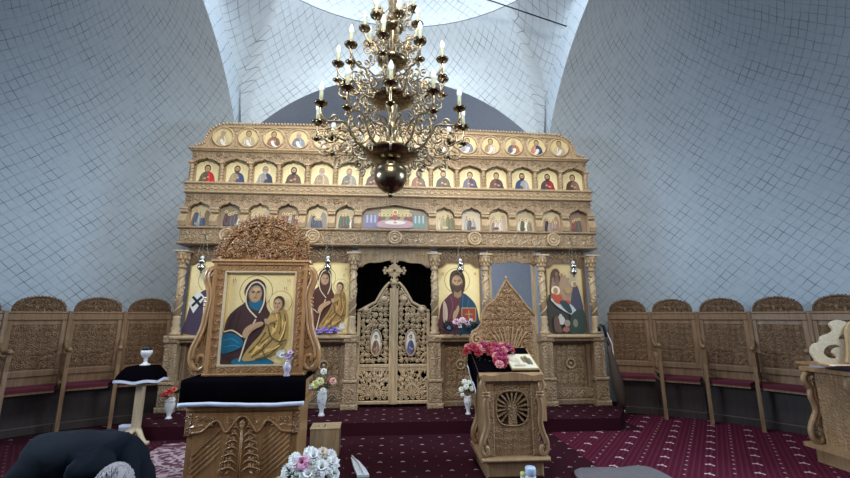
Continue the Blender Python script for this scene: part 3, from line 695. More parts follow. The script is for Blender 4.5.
for x0, c_ in ((.02, (.20, .21, .36)), (.76, (.13, .24, .22))):
    p.poly([(x0, .05), (x0+.22, .05), (x0+.22, .72), (x0, .72)], c_)
    for q in (.04, .10, .16): p.poly([(x0+q, .3), (x0+q+.025, .3), (x0+q+.025, .68), (x0+q, .68)], (.45, .48, .55))
for k in range(9):
    a = .27+k*.057; c_ = [(.28, .06, .05), (.10, .14, .12), (.35, .28, .12), (.16, .08, .12)][k % 4]; p.blob([(a-.035, .3), (a-.03, .55), (a, .66), (a+.03, .55), (a+.035, .3)], c_); p.halo(a, .70, .026); p.ell(a, .70, .016, .05, SK, 8)
p.blob([(.24, .08), (.26, .36), (.5, .46), (.74, .36), (.76, .08), (.5, .02)], (.46, .30, .32)); p.ell(.5, .3, .16, .1, (.70, .66, .62)); p.ell(.5, .3, .03, .05, (.5, .3, .1)); p.blob([(.5, .38), (.46, .6), (.5, .8), (.54, .6)], (.4, .08, .06)); p.halo(.5, .82, .045); p.ell(.5, .81, .026, .085, SK, 10)
part('feast_icon', mb, PT, label='wide icon of a supper around a round table')
bx = [-3.55]+[(FX[i]+FX[i+1])/2 for i in range(5)]+[-.64, .65]+[(FX[i]+FX[i+1])/2 for i in range(6, 11)]+[3.55]
cb = MB(); prof = [(-.02, 2.93), (-.10, 2.95), (-.13, 3.02), (-.12, 3.10), (-.07, 3.15), (-.04, 3.17), (-.10, 3.185), (-.10, 3.23), (0, 3.23), (0, 2.93)]
n = len(prof); cb.add([(-.062, y, z) for y, z in prof]+[(.062, y, z) for y, z in prof], [tuple(range(n)), tuple(range(2*n-1, n-1, -1))]+[(i, (i+1) % n, (i+1) % n+n, i+n) for i in range(n)])
cb.box(-.075, .075, -.12, 0, 3.23, 3.26); cb.spiral(-.065, 3.02, -.07, .0, .001); cb0 = None
for x in bx:
    if cb0 is None: cb0 = part('console_bracket', cb, OAK); o = cb0
    else: o = cb0.copy(); COL.objects.link(o)
    o.location = (x, 0, 0)
c = MB()
def cusp(x, hw, zb, h): return [(x-hw, zb), (x-hw*.78, zb+h*.30), (x-hw*.5, zb+h*.62), (x-hw*.22, zb+h*.72), (x, zb+h), (x+hw*.22, zb+h*.72), (x+hw*.5, zb+h*.62), (x+hw*.78, zb+h*.30), (x+hw, zb)]
def arcade(xs, edges, zb, h, ztop, y0, y1, seed):
    mb = MB()
    for x, (a, b) in zip(xs, edges):
        cu = cusp(x, (b-a)/2*.86, zb, h)
        mb.prism([(a, zb-.02), (x-(b-a)/2*.86, zb-.02)]+cu+[(x+(b-a)/2*.86, zb-.02), (b, zb-.02), (b, ztop), (a, ztop)], y0, y1)
        mb.tube([(q[0], y0-.006, q[1]) for q in crom(cu, 3, False)], .017, 5)
        for sx in (-1, 1):
            X = x+sx*(b-a)*.40; mb.spiral(X, (zb+h*.8+ztop)/2, y0-.005, (ztop-zb)*.24, .010, 0, 1.2, sx, 4, 9); mb.leaf(x+sx*.03, zb+h+.02, y0-.003, pi/2-sx*1.2, .12, .05, .014)
            mb.leaf(X-sx*.05, ztop-.03, y0-.003, -pi/2+sx*.8, .08, .04, .014)
    return mb
part('arcade', arcade(FX, [(bx[i] if i < 6 else bx[i+1], bx[i+1] if i < 6 else bx[i+2]) for i in range(12)], 3.24, .13, 3.51, -.09, 0, 1).prism([(-.64, 3.22), (-.57, 3.22), (-.5, 3.30), (-.2, 3.34), (0, 3.38), (.2, 3.34), (.5, 3.30), (.57, 3.22), (.65, 3.22), (.65, 3.51), (-.64, 3.51)], -.09, 0), OC)
# --- ledge between the tiers
part('ledge', MB().box(-3.57, 3.57, -.15, .30, 3.51, 3.545, ch=.012).box(-3.55, 3.55, -.14, .30, 3.545, 3.66, ch=.01).box(-3.58, 3.58, -.17, .30, 3.66, 3.70, ch=.015), OAK)
c = MB()
for j in range(60):
    x = -3.53+j*.1192; c.tube([(x+.045*cos(t_*pi/5), -.145, 3.603+.034*sin(t_*pi/5)) for t_ in range(11)], .009, 4); c.ball((x+.06, -.145, 3.603), (.014, .01, .03), 5, 4)
part('ledge_carving', c, OAK)
# --- apostle tier
AX = [-3.27, -2.77, -2.29, -1.80, -1.31, -.83, -.41, 0, .41, .86, 1.35, 1.84, 2.32, 2.80, 3.28]
part('apostle_tier', MB().box(-3.55, 3.55, .0, .30, 3.70, 4.27), OAK)
R_ = [((.12, .10, .06), (.50, .03, .03), HAIR, 1, None), ((.34, .25, .16), (.05, .07, .16), (.10, .06, .03), 1, (.10, .06, .03)), ((.28, .28, .28), (.035, .05, .09), (.3, .28, .25), 1, (.4, .38, .35)),
      ((.09, .055, .04), (.12, .07, .05), (.02, .015, .01), 1, (.02, .015, .01)), ((.26, .21, .15), (.34, .27, .19), (.4, .36, .3), 1, (.42, .38, .33)), ((.10, .11, .10), (.22, .22, .2), (.2, .15, .1), 1, (.2, .16, .12)),
      ((.06, .03, .03), (.14, .05, .05), (.05, .02, .02), 1, None), ((.10, .02, .02), (.03, .05, .10), (.06, .03, .02), 0, (.06, .03, .02)), ((.10, .06, .04), (.24, .10, .07), (.08, .05, .03), -1, (.1, .06, .04)),
      ((.07, .05, .04), (.05, .045, .04), (.08, .06, .05), -1, (.1, .08, .06)), ((.06, .05, .09), (.14, .13, .18), HAIR, -1, None), ((.07, .035, .04), (.13, .06, .05), HAIR, -1, None),
      ((.30, .30, .34), (.03, .06, .13), HAIR, -1, HAIR), ((.26, .02, .03), (.07, .05, .05), (.06, .03, .02), -1, (.06, .03, .02)), ((.22, .12, .09), (.08, .035, .025), (.03, .02, .015), -1, None)]
ex = [-3.52]+[(AX[i]+AX[i+1])/2 for i in range(14)]+[3.52]
for i, x in enumerate(AX):
    hw = min(.185, (ex[i+1]-ex[i])/2-.035); mb = MB().prism(feast_outline(x, hw, 3.705, 4.13), -.015, .0, (.74, .64, .36)); p = Pic(x-hw*.95, 3.71, hw*1.9, .37, -.016, mb)
    p.halo(.5, .735, .27, (.80, .70, .42), (.62, .48, .22)); saint(p, *R_[i]); part('apostle_icon', mb, PT)
c = MB(); c.box(-.05, .05, -.11, 0, 3.70, 3.725).lathe([(.030, 3.725), (.04, 3.74), (.027, 3.76), (.027, 3.98), (.04, 4.0), (.03, 4.02), (.05, 4.06)], (0, -.055, 0), 8).box(-.055, .055, -.115, 0, 4.06, 4.085)
for ph in (0, pi): c.tube([(.03*cos(ph+2*pi*2*i/20), -.055+.03*sin(ph+2*pi*2*i/20), 3.76+.22*i/20) for i in range(21)], .012, 4)
k0 = None
for x in ex:
    if k0 is None: k0 = part('colonnette', c, OAK); o = k0
    else: o = k0.copy(); COL.objects.link(o)
    o.location = (x, 0, 0)
part('arcade', arcade(AX, [(ex[i], ex[i+1]) for i in range(15)], 4.07, .09, 4.27, -.09, 0, 2), OC)
part('cornice', MB().box(-3.55, 3.55, -.13, .30, 4.27, 4.295, ch=.01).box(-3.58, 3.58, -.15, .30, 4.295, 4.33, ch=.015), OAK)
# --- medallion crest
half = [(3.54, 4.33), (3.54, 4.38), (3.48, 4.41), (3.38, 4.43), (3.36, 4.52), (3.33, 4.62), (3.27, 4.71), (3.18, 4.78), (3.05, 4.82), (2.2, 4.835), (1.1, 4.85), (0, 4.86)]
outl = half+[(-a, b) for a, b in half[::-1][1:]]
part('crest_board', MB().prism(outl, -.02, .12), OAK)
c = MB(); top = outl[1:-1]
for i in range(len(top)-1):
    (a, b), (a2, b2) = top[i], top[i+1]; L = math.hypot(a2-a, b2-b); n = max(1, round(L/.055))
    for k in range(n):
        u = (k+.5)/n; c.ball((a+(a2-a)*u, -.03, b+(b2-b)*u+.012), (.024, .03, .026), 6, 4)
c.tube([(a*.985, -.03, b-.055) for a, b in top], .014, 4)
part('crest_beading', c, OAK)
mx = [-3.06+i*6.12/14 for i in range(15)]
cc = MB()
for i, x in enumerate(mx):
    z = 4.575; mb = MB().prism(circle(x, z, .172, n=28), -.03, -.02, (.62, .50, .25)); p = Pic(x-.155, z-.155, .31, .31, -.031, mb)
    cs = [((.4, .32, .2), (.5, .42, .28)), ((.44, .38, .26), (.40, .34, .22)), ((.26, .12, .08), (.16, .09, .07)), ((.14, .15, .2), (.22, .24, .28)), ((.5, .42, .3), (.3, .2, .12)), ((.34, .12, .06), (.1, .1, .12)), ((.28, .2, .14), (.4, .3, .2))][i % 7]
    if i == 13: cs = ((.03, .05, .13), (.45, .2, .12))
    p.k += 1; saint(p, cs[0], cs[1], HAIR if i % 3 else (.4, .36, .3), 1 if i < 7 else -1, None, True); part('medallion_icon', mb, PT)
    cc.tube([(x+.178*cos(t_*pi/14), -.035, z+.178*sin(t_*pi/14)) for t_ in range(29)], .016, 5)
    if i < 14:
        xm = x+.2186
        for s_ in (-1, 1): cc.spiral(xm, z+s_*.135, -.025, .05, .010, 0, 1.2, s_, 4, 9); cc.leaf(xm, z+s_*.03, -.022, s_*pi/2, .08, .04, .014); cc.leaf(xm-.02, z+s_*.18, -.022, pi, .08, .035, .012); cc.leaf(xm+.02, z+s_*.18, -.022, 0, .08, .035, .012)
part('medallion_rings', cc, OAK)
# black curtain behind the royal doors
c = MB(); n = 60
pts = [(-.68+1.36*i/n, .02*sin(i*1.3)) for i in range(n+1)]
c.add([(x, y, 0) for x, y in pts]+[(x, y, 2.5) for x, y in pts], [(i, i+1, n+2+i, n+1+i) for i in range(n)], None, True)
o = c.build('altar_curtain', M['curtain'], None, (0, 7.12, .17)); tag(o, 'black curtain drawn behind the pierced central doors', 'curtain')

# ------------------------------------------------------------ choir stalls along the two apses
def make_stall(W, end=False):
    hw = W/2
    t = empty('choir_stall')
    b = MB()                                            # local: -Y faces the nave, back board at y=0, z from floor
    b.box(-hw+.02, hw-.02, -.02, .03, .62, 1.66)
    b.box(-hw+.02, hw-.02, -.045, -.02, 1.56, 1.66, ch=.012).box(-hw+.02, hw-.02, -.05, .02, 1.655, 1.69, ch=.012).box(-hw+.02, hw-.02, -.04, -.02, .76, .85, ch=.01)
    for x in (-hw+.02, hw-.09): b.box(x, x+.07, -.04, -.02, .85, 1.56, ch=.01)
    b.box(-hw+.09, hw-.09, -.035, -.02, 1.50, 1.52)
    bk = b.build('backrest', M['stall'], t)
    c = MB().box(-hw+.09, hw-.09, -.028, -.02, .87, 1.50); c.build('carved_panel', M['stall_carved'], bk)
    s = MB(); scrolls(s, -hw+.10, hw-.10, .88, 1.49, -.028, .085, .008, 3, 2); s.build('panel_carving', M['stall'], bk)
    cr = MB(); R = hw*.82; H = .215
    arc = [(R*cos(pi*i/20), 1.69+H*sin(pi*i/20)**.9) for i in range(21)]
    cr.prism([(R+.015, 1.66)]+arc+[(-R-.015, 1.66)], -.025, .02)
    cr.tube([(x, -.025, z) for x, z in arc], .014, 5)
    for i in range(23):
        a = pi*(i+.5)/23; cr.ball((R*1.0*cos(a), -.01, 1.69+H*sin(a)**.75+.004), (.016, .016, .016+.006*(i % 2)), 6, 4)
    scrolls(cr, -R*.85, R*.85, 1.70, 1.88, -.028, .075, .008, 4, 2, lambda x, z: (x/R)**2+((z-1.68)/H)**2 < .85)
    cr.build('crest', M['stall_carved'], t)
    def wedge(z0, z1, y0, m_): 
        a, b = hw-.03, hw-.03-.5*.12*abs(y0)/.44
        return MB().add([(-b, y0, z0), (b, y0, z0), (a, -.02, z0), (-a, -.02, z0), (-b, y0, z1), (b, y0, z1), (a, -.02, z1), (-a, -.02, z1)], [(3, 2, 1, 0), (4, 5, 6, 7), (0, 1, 5, 4), (1, 2, 6, 5), (2, 3, 7, 6), (3, 0, 4, 7)])
    wedge(.57, .60, -.43, 0).build('seat', M['stall'], t)
    wedge(.60, .645, -.44, 0).build('seat_cushion', M['cushion'], t)
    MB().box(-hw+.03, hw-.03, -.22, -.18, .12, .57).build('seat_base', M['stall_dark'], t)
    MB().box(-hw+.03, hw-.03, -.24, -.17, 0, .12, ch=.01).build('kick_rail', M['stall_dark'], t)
    def divider(x, name):
        d = MB().box(x-.028, x+.028, -.06, .03, 0, 1.70, ch=.01)
        d.box(x-.022, x+.022, -.20, -.05, .0, .12)
        o = d.build('back_post', M['stall'], t)
        a = MB()
        pf = [(-.52, 0), (-.47, 0), (-.455, .55), (-.46, .95), (-.475, 1.10), (-.50, 1.14), (-.53, 1.12), (-.52, 1.02), (-.50, .9), (-.505, .5)]
        nn = len(pf); a.add([(x-.024, y, z) for y, z in pf]+[(x+.024, y, z) for y, z in pf], [tuple(range(nn)), tuple(range(2*nn-1, nn-1, -1))]+[(i, (i+1) % nn, (i+1) % nn+nn, i+nn) for i in range(nn)])
        a.ball((x, -.52, 1.15), (.035, .045, .035), 8, 6)
        a.tube([(x, -.53, 1.165), (x, -.42, 1.15), (x, -.28, 1.13), (x, -.16, 1.17), (x, -.04, 1.24)], [.03, .034, .03, .028, .03], 6)
        a.build('arm_rest', M['stall'], t)
        sp = MB().box(x-.016, x+.016, -.48, -.04, .70, .73).box(x-.016, x+.016, -.48, -.04, 1.05, 1.08)
        for k in range(6): y = -.43+k*.068; sp.lathe([(.010, .73), (.016, .80), (.008, .88), (.016, .96), (.010, 1.05)], (x, y, 0), 6)
        sp.box(x-.014, x+.014, -.46, -.05, .57, .60)
        sp.build('spindles', M['stall'], t)
    divider(hw, 'r')
    if end: divider(-hw, 'l')
    return t
SR = 3.47
stA = make_stall(2*SR*math.tan(math.radians(5.8)))
spots = []
for k, a in enumerate((20.0, 31.3, 42.6, 54.2, 66.4)): spots.append((-1, a, k))
for k, a in enumerate((22.6, 34.2, 45.8, 57.4, 69.0)): spots.append((1, a, k))
LN = {-1: ['carved wooden choir stall at left, nearest the icon screen behind the small draped stand', 'second carved choir stall from the icon screen on the left side', 'third carved choir stall from the icon screen on the left side', 'choir stall cut by the left edge of the photo', 'choir stall left of the one cut by the left edge'],
      1: ['carved wooden choir stall at right, nearest the icon screen beside the umbrella', 'second carved choir stall from the icon screen on the right side', 'third carved choir stall from the icon screen on the right side', 'fourth carved choir stall from the icon screen on the right side', 'choir stall at the right edge behind the carved book stand']}
first = True
for sg, a, k in spots:
    if sg < 0 and k == 4: continue
    ar = math.radians(a)
    o = stA if first else copy_tree(stA); first = False
    o.location = (sg*(2.9+SR*sin(ar)), 3.9+SR*cos(ar), 0); o.rotation_euler = (0, 0, -sg*ar)
    tag(o, LN[sg][k], 'choir stall', 'carved choir stalls along the left wall' if sg < 0 else 'carved choir stalls along the right wall')

# ------------------------------------------------------------ chandelier
CH = empty('chandelier', (-.05, 3.9, 0))
tag(CH, 'large many-armed brass chandelier with white candle bulbs hanging in the centre', 'chandelier')
BR, BD = M['brass'], M['brass_dark']
c = MB()
c.lathe([(.02, 2.80), (.035, 2.82), (.02, 2.85), (.0, 2.85)], (0, 0, 0), 12)
c.lathe([(.0, 2.84), (.07, 2.86), (.13, 2.91), (.165, 2.98), (.17, 3.04), (.155, 3.085), (.165, 3.10), (.08, 3.13), (.05, 3.16)], (0, 0, 0), 28)
c.build('globe', BD, CH)
c = MB(); c.lathe([(.045, 3.1), (.05, 3.3), (.075, 3.36), (.05, 3.42), (.06, 3.5), (.09, 3.56), (.06, 3.62), (.045, 3.7), (.08, 3.78), (.05, 3.85), (.045, 4.0), (.065, 4.08), (.04, 4.15), (.04, 4.3), (.06, 4.38), (.035, 4.45), (.03, 4.65), (.05, 4.75), (.03, 4.85), (.03, 5.2), (.05, 5.3), (.02, 5.4)], (0, 0, 0), 14)
c.build('stem', BR, CH)
for z, r in ((3.25, .29), (3.86, .24), (4.31, .165), (4.72, .115), (5.12, .08)):
    c = MB().lathe([(.03, z-.05*r/.2), (r*.6, z-.045*r/.2), (r*.92, z-.01), (r, z+.02), (r*.97, z+.028), (r*.6, z+.01), (.04, z+.03)], (0, 0, 0), 28); c.build('bowl', BD, CH)
c = MB()
for i in range(24):
    z = 5.4+i*.25; c.tube([(.018*cos(q*pi/4)*(1 if i % 2 else .01), .018*cos(q*pi/4)*(0.01 if i % 2 else 1), z+.14*sin(q*pi/4)+.12) for q in range(9)], .006, 4)
c.build('chain', M['iron'], CH)
def sp2(mb, r, z, R, th, a0, turns, sg, k=5, n=14):          # spiral in the radial plane (x,z)
    pts = [(r+R*(1-.82*i/(n-1))*cos(a0+sg*2*pi*turns*i/(n-1)), 0, z+R*(1-.82*i/(n-1))*sin(a0+sg*2*pi*turns*i/(n-1))) for i in range(n)]
    mb.tube(pts, [th*(1-.3*i/(n-1)) for i in range(n)], k); mb.ball(pts[-1], th*1.5, 6, 4)
def chand_tier(n, z0, rc, zc, off, sc=1.0, pend=False):
    proto = None
    for i in range(n):
        if proto is None:
            a = MB(); th = .0125*math.sqrt(sc)
            a.tube(crom([(.04, 0, z0), (rc*.25, 0, z0-.10*sc), (rc*.5, 0, z0-.07*sc), (rc*.66, 0, z0+.10*sc), (rc*.80, 0, z0+.09*sc), (rc*.93, 0, zc-.16*sc), (rc, 0, zc-.08*sc), (rc, 0, zc-.01)], 4, False), th, 6)
            a.tube(crom([(.05, 0, z0+.20*sc), (rc*.22, 0, z0+.24*sc), (rc*.42, 0, z0+.10*sc), (rc*.60, 0, z0+.12*sc)], 4, False), th*.8, 5)
            for (r_, z_, R, a0, tn, sg) in ((.50, .01, .085, -pi/2, 1.4, -1), (.50, -.16, .07, pi/2, 1.2, -1), (.70, -.02, .085, pi/2, 1.4, 1), (.86, -.08, .085, pi/2, 1.3, -1), (.94, .05, .05, -pi/2, 1.2, 1), (.64, .19, .06, -pi/2, 1.2, -1), (.80, .11, .05, 0, 1.2, 1)):
                sp2(a, rc*r_, z0+z_*sc, R*sc, th*.85, a0, tn, sg)
            for (r_, z_) in ((.36, -.1), (.6, .06), (.75, .04)):
                a.ball((rc*r_, 0, z0+z_*sc), (.022*sc, .022*sc, .022*sc), 6, 4)
            arm = a.build('arm', BR, CH)
            bb = MB().lathe([(.010, zc-.05), (.022, zc-.035), (.03, zc-.015), (.058, zc-.008), (.066, zc+.006), (.05, zc+.002), (.02, zc+.01), (.02, zc+.03)], (rc, 0, 0), 14)
            if pend:
                bb.tube([(rc, 0, zc-.05), (rc, 0, zc-.17)], .006, 5); bb.lathe([(.008, zc-.215), (.03, zc-.20), (.05, zc-.185), (.02, zc-.175), (.008, zc-.16)], (rc, 0, 0), 12)
            bb.build('drip_pan', BD, arm)
            MB().lathe([(.019, zc+.01), (.019, zc+.12), (.014, zc+.125)], (rc, 0, 0), 10).build('candle', M['candle'], arm)
            MB().lathe([(.013, zc+.122), (.021, zc+.135), (.027, zc+.16), (.022, zc+.185), (.009, zc+.215), (.0, zc+.228)], (rc, 0, 0), 10).build('bulb', M['bulb'], arm)
            proto = arm
        else: arm = copy_tree(proto, CH)
        arm.rotation_euler = (0, 0, off+2*pi*i/n)
chand_tier(12, 3.36, .76, 3.59, math.radians(0), 1.0, True)
chand_tier(10, 3.95, .57, 4.20, math.radians(10), .85, True)
chand_tier(8, 4.45, .31, 4.66, math.radians(12), .6)
chand_tier(6, 4.85, .24, 5.06, math.radians(20), .5)
for (z, r, R) in ((3.52, .12, .05), (4.10, .10, .045), (4.52, .08, .035), (4.83, .07, .03)):   # rings of small scrolls above the bowls
    c = MB()
    for k in range(12):
        m_ = MB(); sp2(m_, r, z, R, .007, k, 1.3, 1 if k % 2 else -1, 4, 11)
        c.M = Matrix.Rotation(2*pi*k/12+z, 4, 'Z'); c.add(m_.v, m_.f, None, True)
    c.M = None; c.build('scroll_ring', BR, CH)

# ------------------------------------------------------------ large icon stand at left: pedestal, cloth, framed icon
H_, HC = M['honey'], M['honey_carved']
PX, PY = -1.445, 4.3
T = empty('icon_pedestal', (PX, PY, 0)); tag(T, 'honey wood carved pedestal under the black cloth, left of centre', 'pedestal')
b = MB().box(-.52, .52, .0, .46, 0, .95).box(-.545, .545, -.03, .48, .70, .76, ch=.02).box(-.565, .565, -.05, .49, .76, .80, ch=.015).box(-.55, .55, -.03, .48, .94, 1.0, ch=.01).box(-.55, .55, -.04, .48, 0, .10, ch=.03)
b.build('body', H_, T)
b = MB()
b.box(-.54, -.47, -.03, .01, .49, .70, ch=.01).box(.47, .54, -.03, .01, .49, .70, ch=.01)
b.box(-.47, .47, -.012, 0, .10, .70)
b.build('front_panel', HC, T)
b = MB(); lap = [(-.47, .52), (-.38, .53), (-.33, .57), (-.27, .62), (-.22, .62), (-.15, .52), (-.08, .60), (-.03, .66), (.03, .66), (.08, .60), (.15, .52), (.22, .62), (.27, .62), (.33, .57), (.38, .53), (.47, .52)]
b.prism([(-.47, .70)]+lap+[(.47, .70)], -.03, -.012); b.tube([(x, -.03, z) for x, z in crom(lap, 3, False)], .012, 5)
for x in (-.42, -.35, -.27, -.12, .12, .27, .35, .42): b.spiral(x, .64, -.03, .034, .008, x*9, 1.2, 1 if x > 0 else -1, 4, 9); b.leaf(x, .58, -.03, pi/2-x*4, .07, .03, .012)
b.build('lappet_carving', H_, T)
b = MB()
for k in range(9):
    z = .12+.05*k
    for sg in (-1, 1):
        x0, z0_, x1, z1_ = .20, z-.06, .45, z+.17
        if z1_ > .54: u = (.54-z0_)/(z1_-z0_); x1, z1_ = x0+(x1-x0)*u, .54
        if z0_ < .10: u = (.10-z0_)/(z1_-z0_); x0, z0_ = x0+(x1-x0)*u, .10
        q = (x0, z0_, x1, z1_) if sg > 0 else (-x1, z0_, -x0, z1_)
        b.tube([(q[0], -.014, q[1]), (q[2], -.014, q[3])], .010, 4)
b.box(-.46, .46, -.016, -.008, .10, .56); b.build('diagonal_slats', H_, T)
b = MB(); b.tube([(0, -.02, .10), (0, -.03, .35), (0, -.02, .58)], .016, 5)
rnd = random.Random(4)
for k in range(7):
    for sg in (-1, 1):
        z = .15+.06*k; L = .17-.012*k
        pts = crom([(0, -.02, z), (sg*L*.5, -.03, z+.06), (sg*L, -.02, z+.04)], 4, False); b.tube(pts, .010, 4); b.spiral(sg*L, z+.015, -.02, .028, .009, pi/2, 1.1, -sg, 4, 8)
        b.leaf(sg*L*.4, z+.05, -.02, pi/2-sg*.7, .08, .04, .018); b.leaf(sg*L*.7, z+.04, -.02, pi/2-sg*.3, .07, .035, .018); b.leaf(sg*L*.5, z+.03, -.02, -pi/2+sg*.9, .06, .03, .015)
for k in range(5): b.ball((0, -.03, .57+.012*k), (.02+.01*(k % 2), .02, .015), 7, 5)
b.build('plant_carving', H_, T)
# cloth
T2 = MB(); rnd = random.Random(2)
n = 40; top = []; bot = []
vs = []; fs = []
for i in range(n+1):
    u = i/n; x = -.60+1.19*u; wv = .006*sin(u*31)+.005*sin(u*13)
    for (y, z) in ((.46, 1.008), (.0, 1.008), (-.058, 1.004), (-.066+wv*.3, .98), (-.070+wv, .86), (-.073+wv, .775+.008*sin(u*7))): vs.append((x+(0.004*sin(z*9)), y, z))
for i in range(n):
    for j in range(5): a = i*6+j; fs.append((a, a+6, a+7, a+1))
T2.add(vs, fs, None, True)
cl = T2.build('altar_cloth', M['velvet'], None, (PX, PY, 0)); tag(cl, 'black velvet cloth with a white hem draped over the large icon pedestal', 'cloth')
mm = cl.modifiers.new('s', 'SOLIDIFY'); mm.thickness = .006
tr = MB(); vs = []; fs = []
for i in range(n+1):
    u = i/n; x = -.60+1.19*u; wv = .006*sin(u*31)+.005*sin(u*13); z = .775+.008*sin(u*7)
    vs += [(x, -.086+wv, z+.028), (x, -.088+wv, z-.012)]
tr.add(vs, [(2*i+1, 2*i+3, 2*i+2, 2*i) for i in range(n)], None, True); o = tr.build('hem', M['trim'], cl); mm = o.modifiers.new('s', 'SOLIDIFY'); mm.thickness = .004
# framed icon
T = empty('framed_icon', (PX, 4.52, 1.012)); tag(T, 'large golden icon of mother and child in a carved crowned wooden frame', 'icon')
x0, x1, z0, z1 = -.36, .36, .115, 1.075
mb = MB().box(x0, x1, .0, .03, z0, z1, (.5, .38, .15)); p = Pic(x0, z0, x1-x0, z1-z0, -.001, mb); theotokos(p, (.060, .024, .024), (.010, .125, .22), (.46, .30, .10), (.74, .57, .22), (.86, .71, .36)); mb.build('icon_painting', PT, T)
def rect(x0, x1, z0, z1): return [(x0, z0), (x1, z0), (x1, z1), (x0, z1)]
fr = MB().ring(rect(-.49, .49, 0, 1.19), rect(x0-.015, x1+.015, z0-.015, z1+.015), -.035, .05).ring(rect(-.50, .50, -.0, 1.20), rect(-.46, .46, .03, 1.16), -.055, -.035)
fr.box(-.53, .53, -.07, .06, 1.18, 1.215, ch=.015).box(-.52, .52, -.06, .06, 0, .03, ch=.01)
fr.build('frame', H_, T)
MB().ring(rect(x0-.02, x1+.02, z0-.02, z1+.02), rect(x0-.004, x1+.004, z0-.004, z1+.004), -.045, -.0).build('inner_molding', M['pale'], T)
fc = MB()
for sg in (-1, 1):
    for k in range(12): fc.spiral(sg*.425, .10+.09*k, -.04, .028, .008, k, 1.1, sg, 4, 8); fc.leaf(sg*.41, .13+.09*k, -.038, sg*.8, .05, .025, .01)
vine(fc, -.36, .36, .03, .10, -.038, .007, .08); vine(fc, -.36, .36, 1.10, 1.17, -.038, .007, .08)
fc.ring(rect(-.47, .47, .02, 1.17), rect(-.39, .39, .09, 1.10), -.038, -.030); fc.build('frame_carving', H_, T)
for sg in (-1, 1):
    br = MB()
    path = crom([(.49, 1.12), (.55, 1.10), (.575, 1.02), (.545, .92), (.525, .82), (.53, .72), (.545, .62), (.56, .5), (.60, .38), (.645, .26), (.645, .14), (.58, .06), (.51, .10), (.52, .19), (.58, .20), (.585, .14)], 4, False)
    br.tube([(sg*x, -.02, z) for x, z in path], [.034 if i < 44 else .026 for i in range(len(path))], 7)
    br.tube([(sg*(x-.03), -.045, z) for x, z in path[:40]], .014, 5)
    br.prism([(sg*.47, .04), (sg*.56, .06), (sg*.60, .22), (sg*.56, .40), (sg*.53, .60), (sg*.52, .9), (sg*.53, 1.05), (sg*.47, 1.10)][::sg], -.015, .03)
    for z in (.80, .76, .72): br.tube([(sg*.47, -.03, z), (sg*.575, -.035, z)], .014, 6)
    scrolls(br, *sorted((sg*.47, sg*.57)), .28, .70, -.02, .09, .010, 6, 2); scrolls(br, *sorted((sg*.47, sg*.55)), .82, 1.05, -.02, .08, .010, 7, 2)
    br.build('side_scroll', H_, T)
cr = MB(); co_ = [(-.50, 1.215), (-.49, 1.30), (-.44, 1.33), (-.42, 1.42), (-.36, 1.46), (-.32, 1.55), (-.24, 1.60), (-.15, 1.63), (-.08, 1.68), (0, 1.70)]; co2 = co_+[(-a, b) for a, b in co_[::-1][1:]]
cr.prism(co2[::-1], .0, .035)
hgt = lambda x: 1.215+.47*(1-(abs(x)/.52)**2.2)
for k in range(34):
    a = pi*(k+.5)/34; x = .46*cos(a); z = 1.25+.41*sin(a)
    cr.spiral(x, z, -.01, .045, .014, a*3, 1.2, 1 if x > 0 else -1, 5, 10); cr.leaf(x, z, -.01, a, .09, .045, .025)
for k in range(46):
    x = random.Random(k).uniform(-.40, .40); z = random.Random(k+90).uniform(1.26, hgt(x)-.1)
    cr.spiral(x, z, -.012, .042, .013, k, 1.25, 1 if k % 2 else -1, 5, 10); cr.leaf(x, z+.02, -.012, k*1.3, .09, .045, .025)
cr.build('crown', HC, T)

# ------------------------------------------------------------ flowers helpers
def petals(mb, c, R, col, n=14, layers=3, seed=0, up=(0, -.6, .8), core=None):
    u = Vector(up).normalized(); a = u.orthogonal().normalized(); b = u.cross(a); rnd = random.Random(seed)
    for L in range(layers):
        tilt = .15+.9*L/max(1, layers-1)
        for i in range(n-2*L if n > 8 else n):
            th = 2*pi*(i+.5*L)/(n-2*L if n > 8 else n)+rnd.uniform(-.1, .1)
            d = (a*cos(th)+b*sin(th))*cos(tilt)+u*sin(tilt); s_ = (-a*sin(th)+b*cos(th)); nn = d.cross(s_)
            P0 = Vector(c)+d*R*.15; P1 = Vector(c)+d*R*.65+u*R*.08; P2 = Vector(c)+d*R*(1+rnd.uniform(-.08, .08)); wd = R*2.2/n*1.7
            mb.add([tuple(P0), tuple(P1+s_*wd), tuple(P2), tuple(P1-s_*wd), tuple(P1+nn*wd*.35)], [(0, 1, 4), (1, 2, 4), (2, 3, 4), (3, 0, 4)], tuple(min(1, max(0, q*rnd.uniform(.9, 1.1))) for q in col))
    if core: mb.ball(tuple(Vector(c)+u*R*.12), R*.22, 7, 5, core)
def leafage(mb, c, R, n, seed, col=(.03, .07, .025), sz=.06):
    rnd = random.Random(seed)
    for i in range(n):
        d = Vector((rnd.gauss(0, 1), rnd.gauss(0, 1), rnd.gauss(0, .8))).normalized(); p = Vector(c)+Vector((d.x*R[0], d.y*R[1], d.z*R[2]))*rnd.uniform(.5, 1)
        s_ = d.cross(Vector((rnd.random(), rnd.random(), rnd.random()))).normalized()*sz*.28; q = p+(d+Vector((0, 0, .4)))*sz
        mb.add([tuple(p), tuple(p.lerp(q, .5)+s_), tuple(q), tuple(p.lerp(q, .5)-s_), tuple(p.lerp(q, .5)+Vector((0, -.006, .008)))], [(0, 1, 4), (1, 2, 4), (2, 3, 4), (3, 0, 4)], tuple(k*rnd.uniform(.7, 1.4) for k in col))
